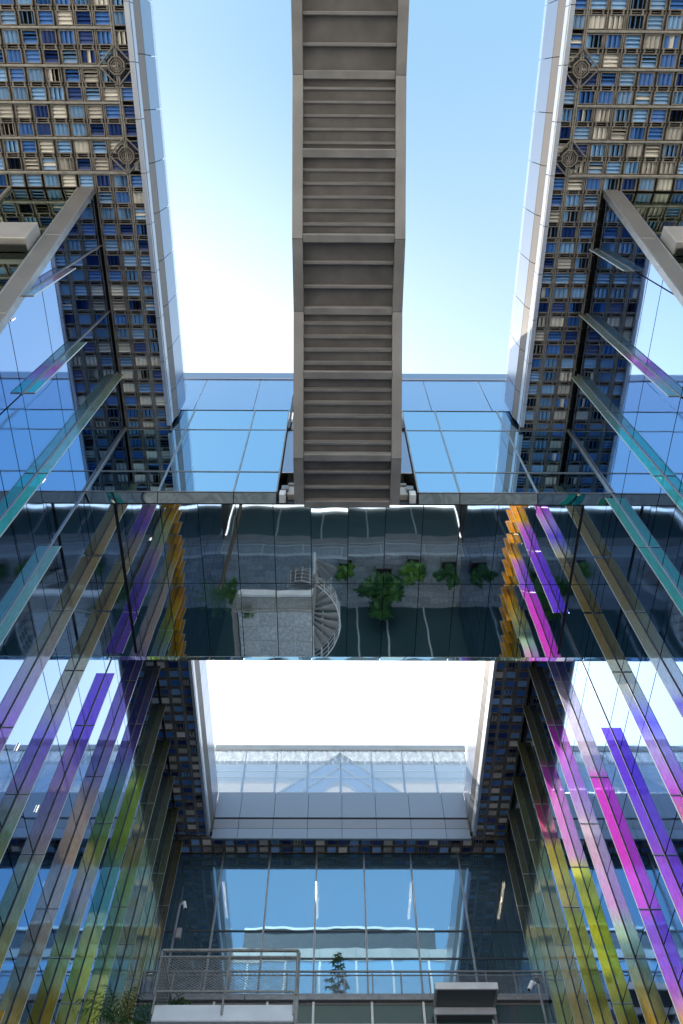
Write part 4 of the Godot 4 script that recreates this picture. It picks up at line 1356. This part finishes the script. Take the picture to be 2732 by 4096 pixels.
# ---------------------------------------------------------------- plants, cameras
func leaf_into(st: SurfaceTool, p: Vector3, d: Vector3, ln: float, w: float, droop: float) -> void:
	var side := d.cross(Vector3.UP)
	if side.length() < 0.05:
		side = Vector3.RIGHT
	side = side.normalized()
	var widths := [0.15, 0.9, 1.0, 0.6, 0.02]
	var prev := p
	var dir := d.normalized()
	for i in 4:
		var q := prev + dir * ln / 4
		dir = (dir + Vector3(0, -droop, 0)).normalized()
		var n := side.cross(dir).normalized()
		quad(st, prev - side * w * widths[i] / 2, prev + side * w * widths[i] / 2, q + side * w * widths[i + 1] / 2, q - side * w * widths[i + 1] / 2, n if n.y > 0 else -n)
		prev = q

func shrub(called: String, label: String, group: String, at: Vector3, h: float, r: float, leaves: int, ln: float, w: float, key: String, planter := 0.0) -> Node3D:
	var t := thing(called, label, "plant", group, at)
	if planter > 0.0:
		box("planter", t, Vector3(0, 0.22, 0), Vector3(planter, 0.44, planter), M.planter, 0.02)
		box("soil", t, Vector3(0, 0.43, 0), Vector3(planter - 0.06, 0.03, planter - 0.06), M.soil)
	var y0 := 0.4 if planter > 0.0 else 0.0
	var st := start()
	var tips := []
	for k in 7:
		var a := TAU * k / 7 + rng.randf()
		var tip := Vector3(cos(a) * r * rng.randf_range(0.2, 0.75), y0 + h * rng.randf_range(0.55, 0.95), sin(a) * r * rng.randf_range(0.2, 0.75))
		tube_into(st, Vector3(0, y0, 0), tip, 0.02 if planter > 0.0 else 0.008, 0.005, 5, false)
		tips.append(tip)
	put("stem", st.commit(), M.stem, t)
	for part in 2:
		var lf := start()
		for k in leaves / 2:
			var tip: Vector3 = tips[rng.randi_range(0, 6)]
			var base := Vector3(0, y0, 0).lerp(tip, rng.randf_range(0.35 if planter > 0.0 else 0.06, 1.05))
			var a := rng.randf() * TAU
			leaf_into(lf, base, Vector3(cos(a), rng.randf_range(0.0, 0.9), sin(a)), ln * rng.randf_range(0.7, 1.2), w * rng.randf_range(0.8, 1.2), rng.randf_range(0.1, 0.5))
		put("foliage", lf.commit(), M[key] if part == 0 else (M.leaf if key != "leaf" else M.leaf_dark), t)
	return t

func cctv(called: String, label: String, foot: Vector3, h: float, aim: float, arm: Vector3) -> void:
	var t := thing(called, label, "camera", "security cameras on poles", foot)
	tube("pole", t, Vector3.ZERO, Vector3(0, h, 0), 0.035, M.grey_metal, 10)
	box("junction_box", t, Vector3(0, h, 0), Vector3(0.11, 0.13, 0.1), M.dark_metal, 0.01)
	tube("lightning_rod", t, Vector3(0, h, 0), Vector3(0, h + 0.55, 0), 0.006, M.grey_metal, 6)
	tube("bracket", t, Vector3(0, h - 0.02, 0), arm * 0.55 + Vector3(0, h - 0.05, 0), 0.03, M.plastic_white, 8)
	var dir := (Vector3(arm.x, -0.12 + aim, arm.z)).normalized()
	var c := arm + Vector3(0, h - 0.08, 0)
	var st := start()
	tube_into(st, c - dir * 0.12, c + dir * 0.14, 0.055, 0.055, 14)
	put("camera_body", st.commit(), M.plastic_white, t)
	var ln := start()
	tube_into(ln, c + dir * 0.141, c + dir * 0.15, 0.042, 0.042, 12)
	put("lens", ln.commit(), M.black, t)

func small_things() -> void:
	cctv("security_camera", "white security camera on a tall pole before the dark left end of the far facade", Vector3(-4.86, 13.5, -22.5), 2.85, -0.4, Vector3(0.16, -0.06, 0.05))
	cctv("security_camera", "white security camera on a pole beside the right wall, in front of the mesh railing", Vector3(5.17, 9.0, -20.0), 3.3, -0.2, Vector3(-0.2, -0.06, 0.05))
	var wb := thing("junction_cabinet", "small grey cabinet on the left camera pole", "box")
	box("case", wb, Vector3(-4.72, 15.25, -22.45), Vector3(0.16, 0.34, 0.12), M.grey_metal, 0.01)
	box("door", wb, Vector3(-4.72, 15.25, -22.385), Vector3(0.13, 0.3, 0.01), M.cladding, 0.003)
	# the slim tree behind the walkway railing
	var tr := thing("umbrella_tree", "slim leafy tree growing behind the walkway railing at the middle of the far facade", "tree", "", Vector3(0.08, 13.5, -23.15))
	var tk := start()
	var lv := [start(), start()]
	tube_into(tk, Vector3.ZERO, Vector3(0.03, 0.8, 0), 0.022, 0.014, 6, false)
	tube_into(tk, Vector3(0.03, 0.8, 0), Vector3(0, 1.5, 0.02), 0.014, 0.007, 6, false)
	for i in 40:
		var f := i / 39.0
		var y := lerpf(0.12, 1.5, f)
		var a := i * 2.4
		var reach := lerpf(0.46, 0.08, pow(f, 1.3)) * rng.randf_range(0.55, 1.0)
		var tip := Vector3(cos(a) * reach, y + 0.1 * rng.randf(), sin(a) * reach * 0.8)
		tube_into(tk, Vector3(0.02, y - 0.05, 0), tip, 0.005, 0.003, 4, false)
		for k in 6:
			var b := TAU * k / 6 + rng.randf() * 0.5
			leaf_into(lv[i % 2], tip, Vector3(cos(b), 0.25, sin(b)), rng.randf_range(0.12, 0.19), 0.042, 0.35)
	put("trunk", tk.commit(), M.stem, tr)
	put("crown", lv[0].commit(), M.leaf, tr)
	put("crown", lv[1].commit(), M.leaf_dark, tr)
	# palm under the balcony corner
	var palm := thing("palm", "small palm with feathery fronds at the left wall below the balcony", "plant", "", Vector3(-3.98, 7.85, -15.0))
	var st := start()
	tube_into(st, Vector3(0, -8.8, 0), Vector3(0, 0.6, 0), 0.09, 0.06, 8)
	put("trunk", st.commit(), M.stem, palm)
	for k in 12:
		var f := start()
		var a := TAU * k / 12 + rng.randf() * 0.3
		var d := Vector3(cos(a), 1.1, sin(a)).normalized()
		var p := Vector3(0, 0.6, 0)
		for i in 10:
			var q := p + d * 0.085
			d = (d + Vector3(0, -0.13, 0)).normalized()
			tube_into(f, p, q, 0.008, 0.006, 4, false)
			var sd := d.cross(Vector3.UP).normalized()
			for sg: float in [-1.0, 1.0]:
				leaf_into(f, q, sd * sg + d * 0.8, 0.22 * (1.1 - i * 0.07), 0.022, 0.25)
			p = q
		put("frond", f.commit(), M.leaf if k % 2 == 0 else M.leaf_dark, palm)
	shrub("climbing_plant", "dark bushy plant between the left wall and the balcony corner", "", Vector3(-3.62, 7.3, -15.15), 1.6, 0.3, 260, 0.16, 0.06, "leaf_dark")
	shrub("balcony_plant", "grassy plant on the balcony floor behind the mesh", "", Vector3(-3.0, 8.73, -15.35), 0.45, 0.25, 160, 0.22, 0.02, "leaf")
	# planting on the paving, which only the mirror shows
	shrub("planter_shrub", "large glossy shrub in a planter, mirrored in the middle of the bridge underside", "shrubs on the paving", Vector3(2.35, GY, -20.6), 2.2, 1.5, 1300, 0.5, 0.17, "leaf", 0.8)
	shrub("planter_shrub", "pale yellow-green shrub beside the large glossy one, mirrored in the bridge", "shrubs on the paving", Vector3(3.7, GY, -20.0), 1.3, 0.8, 600, 0.3, 0.12, "leaf_light", 0.6)
	shrub("planter_shrub", "dark round shrub near the right wall, mirrored in the bridge", "shrubs on the paving", Vector3(5.3, GY, -20.2), 1.2, 0.8, 800, 0.22, 0.13, "leaf", 0.7)
	shrub("planter_shrub", "bright green shrub by the spiral stair, mirrored in the bridge", "shrubs on the paving", Vector3(0.45, GY, -20.0), 1.0, 0.6, 600, 0.2, 0.1, "leaf_light", 0.6)
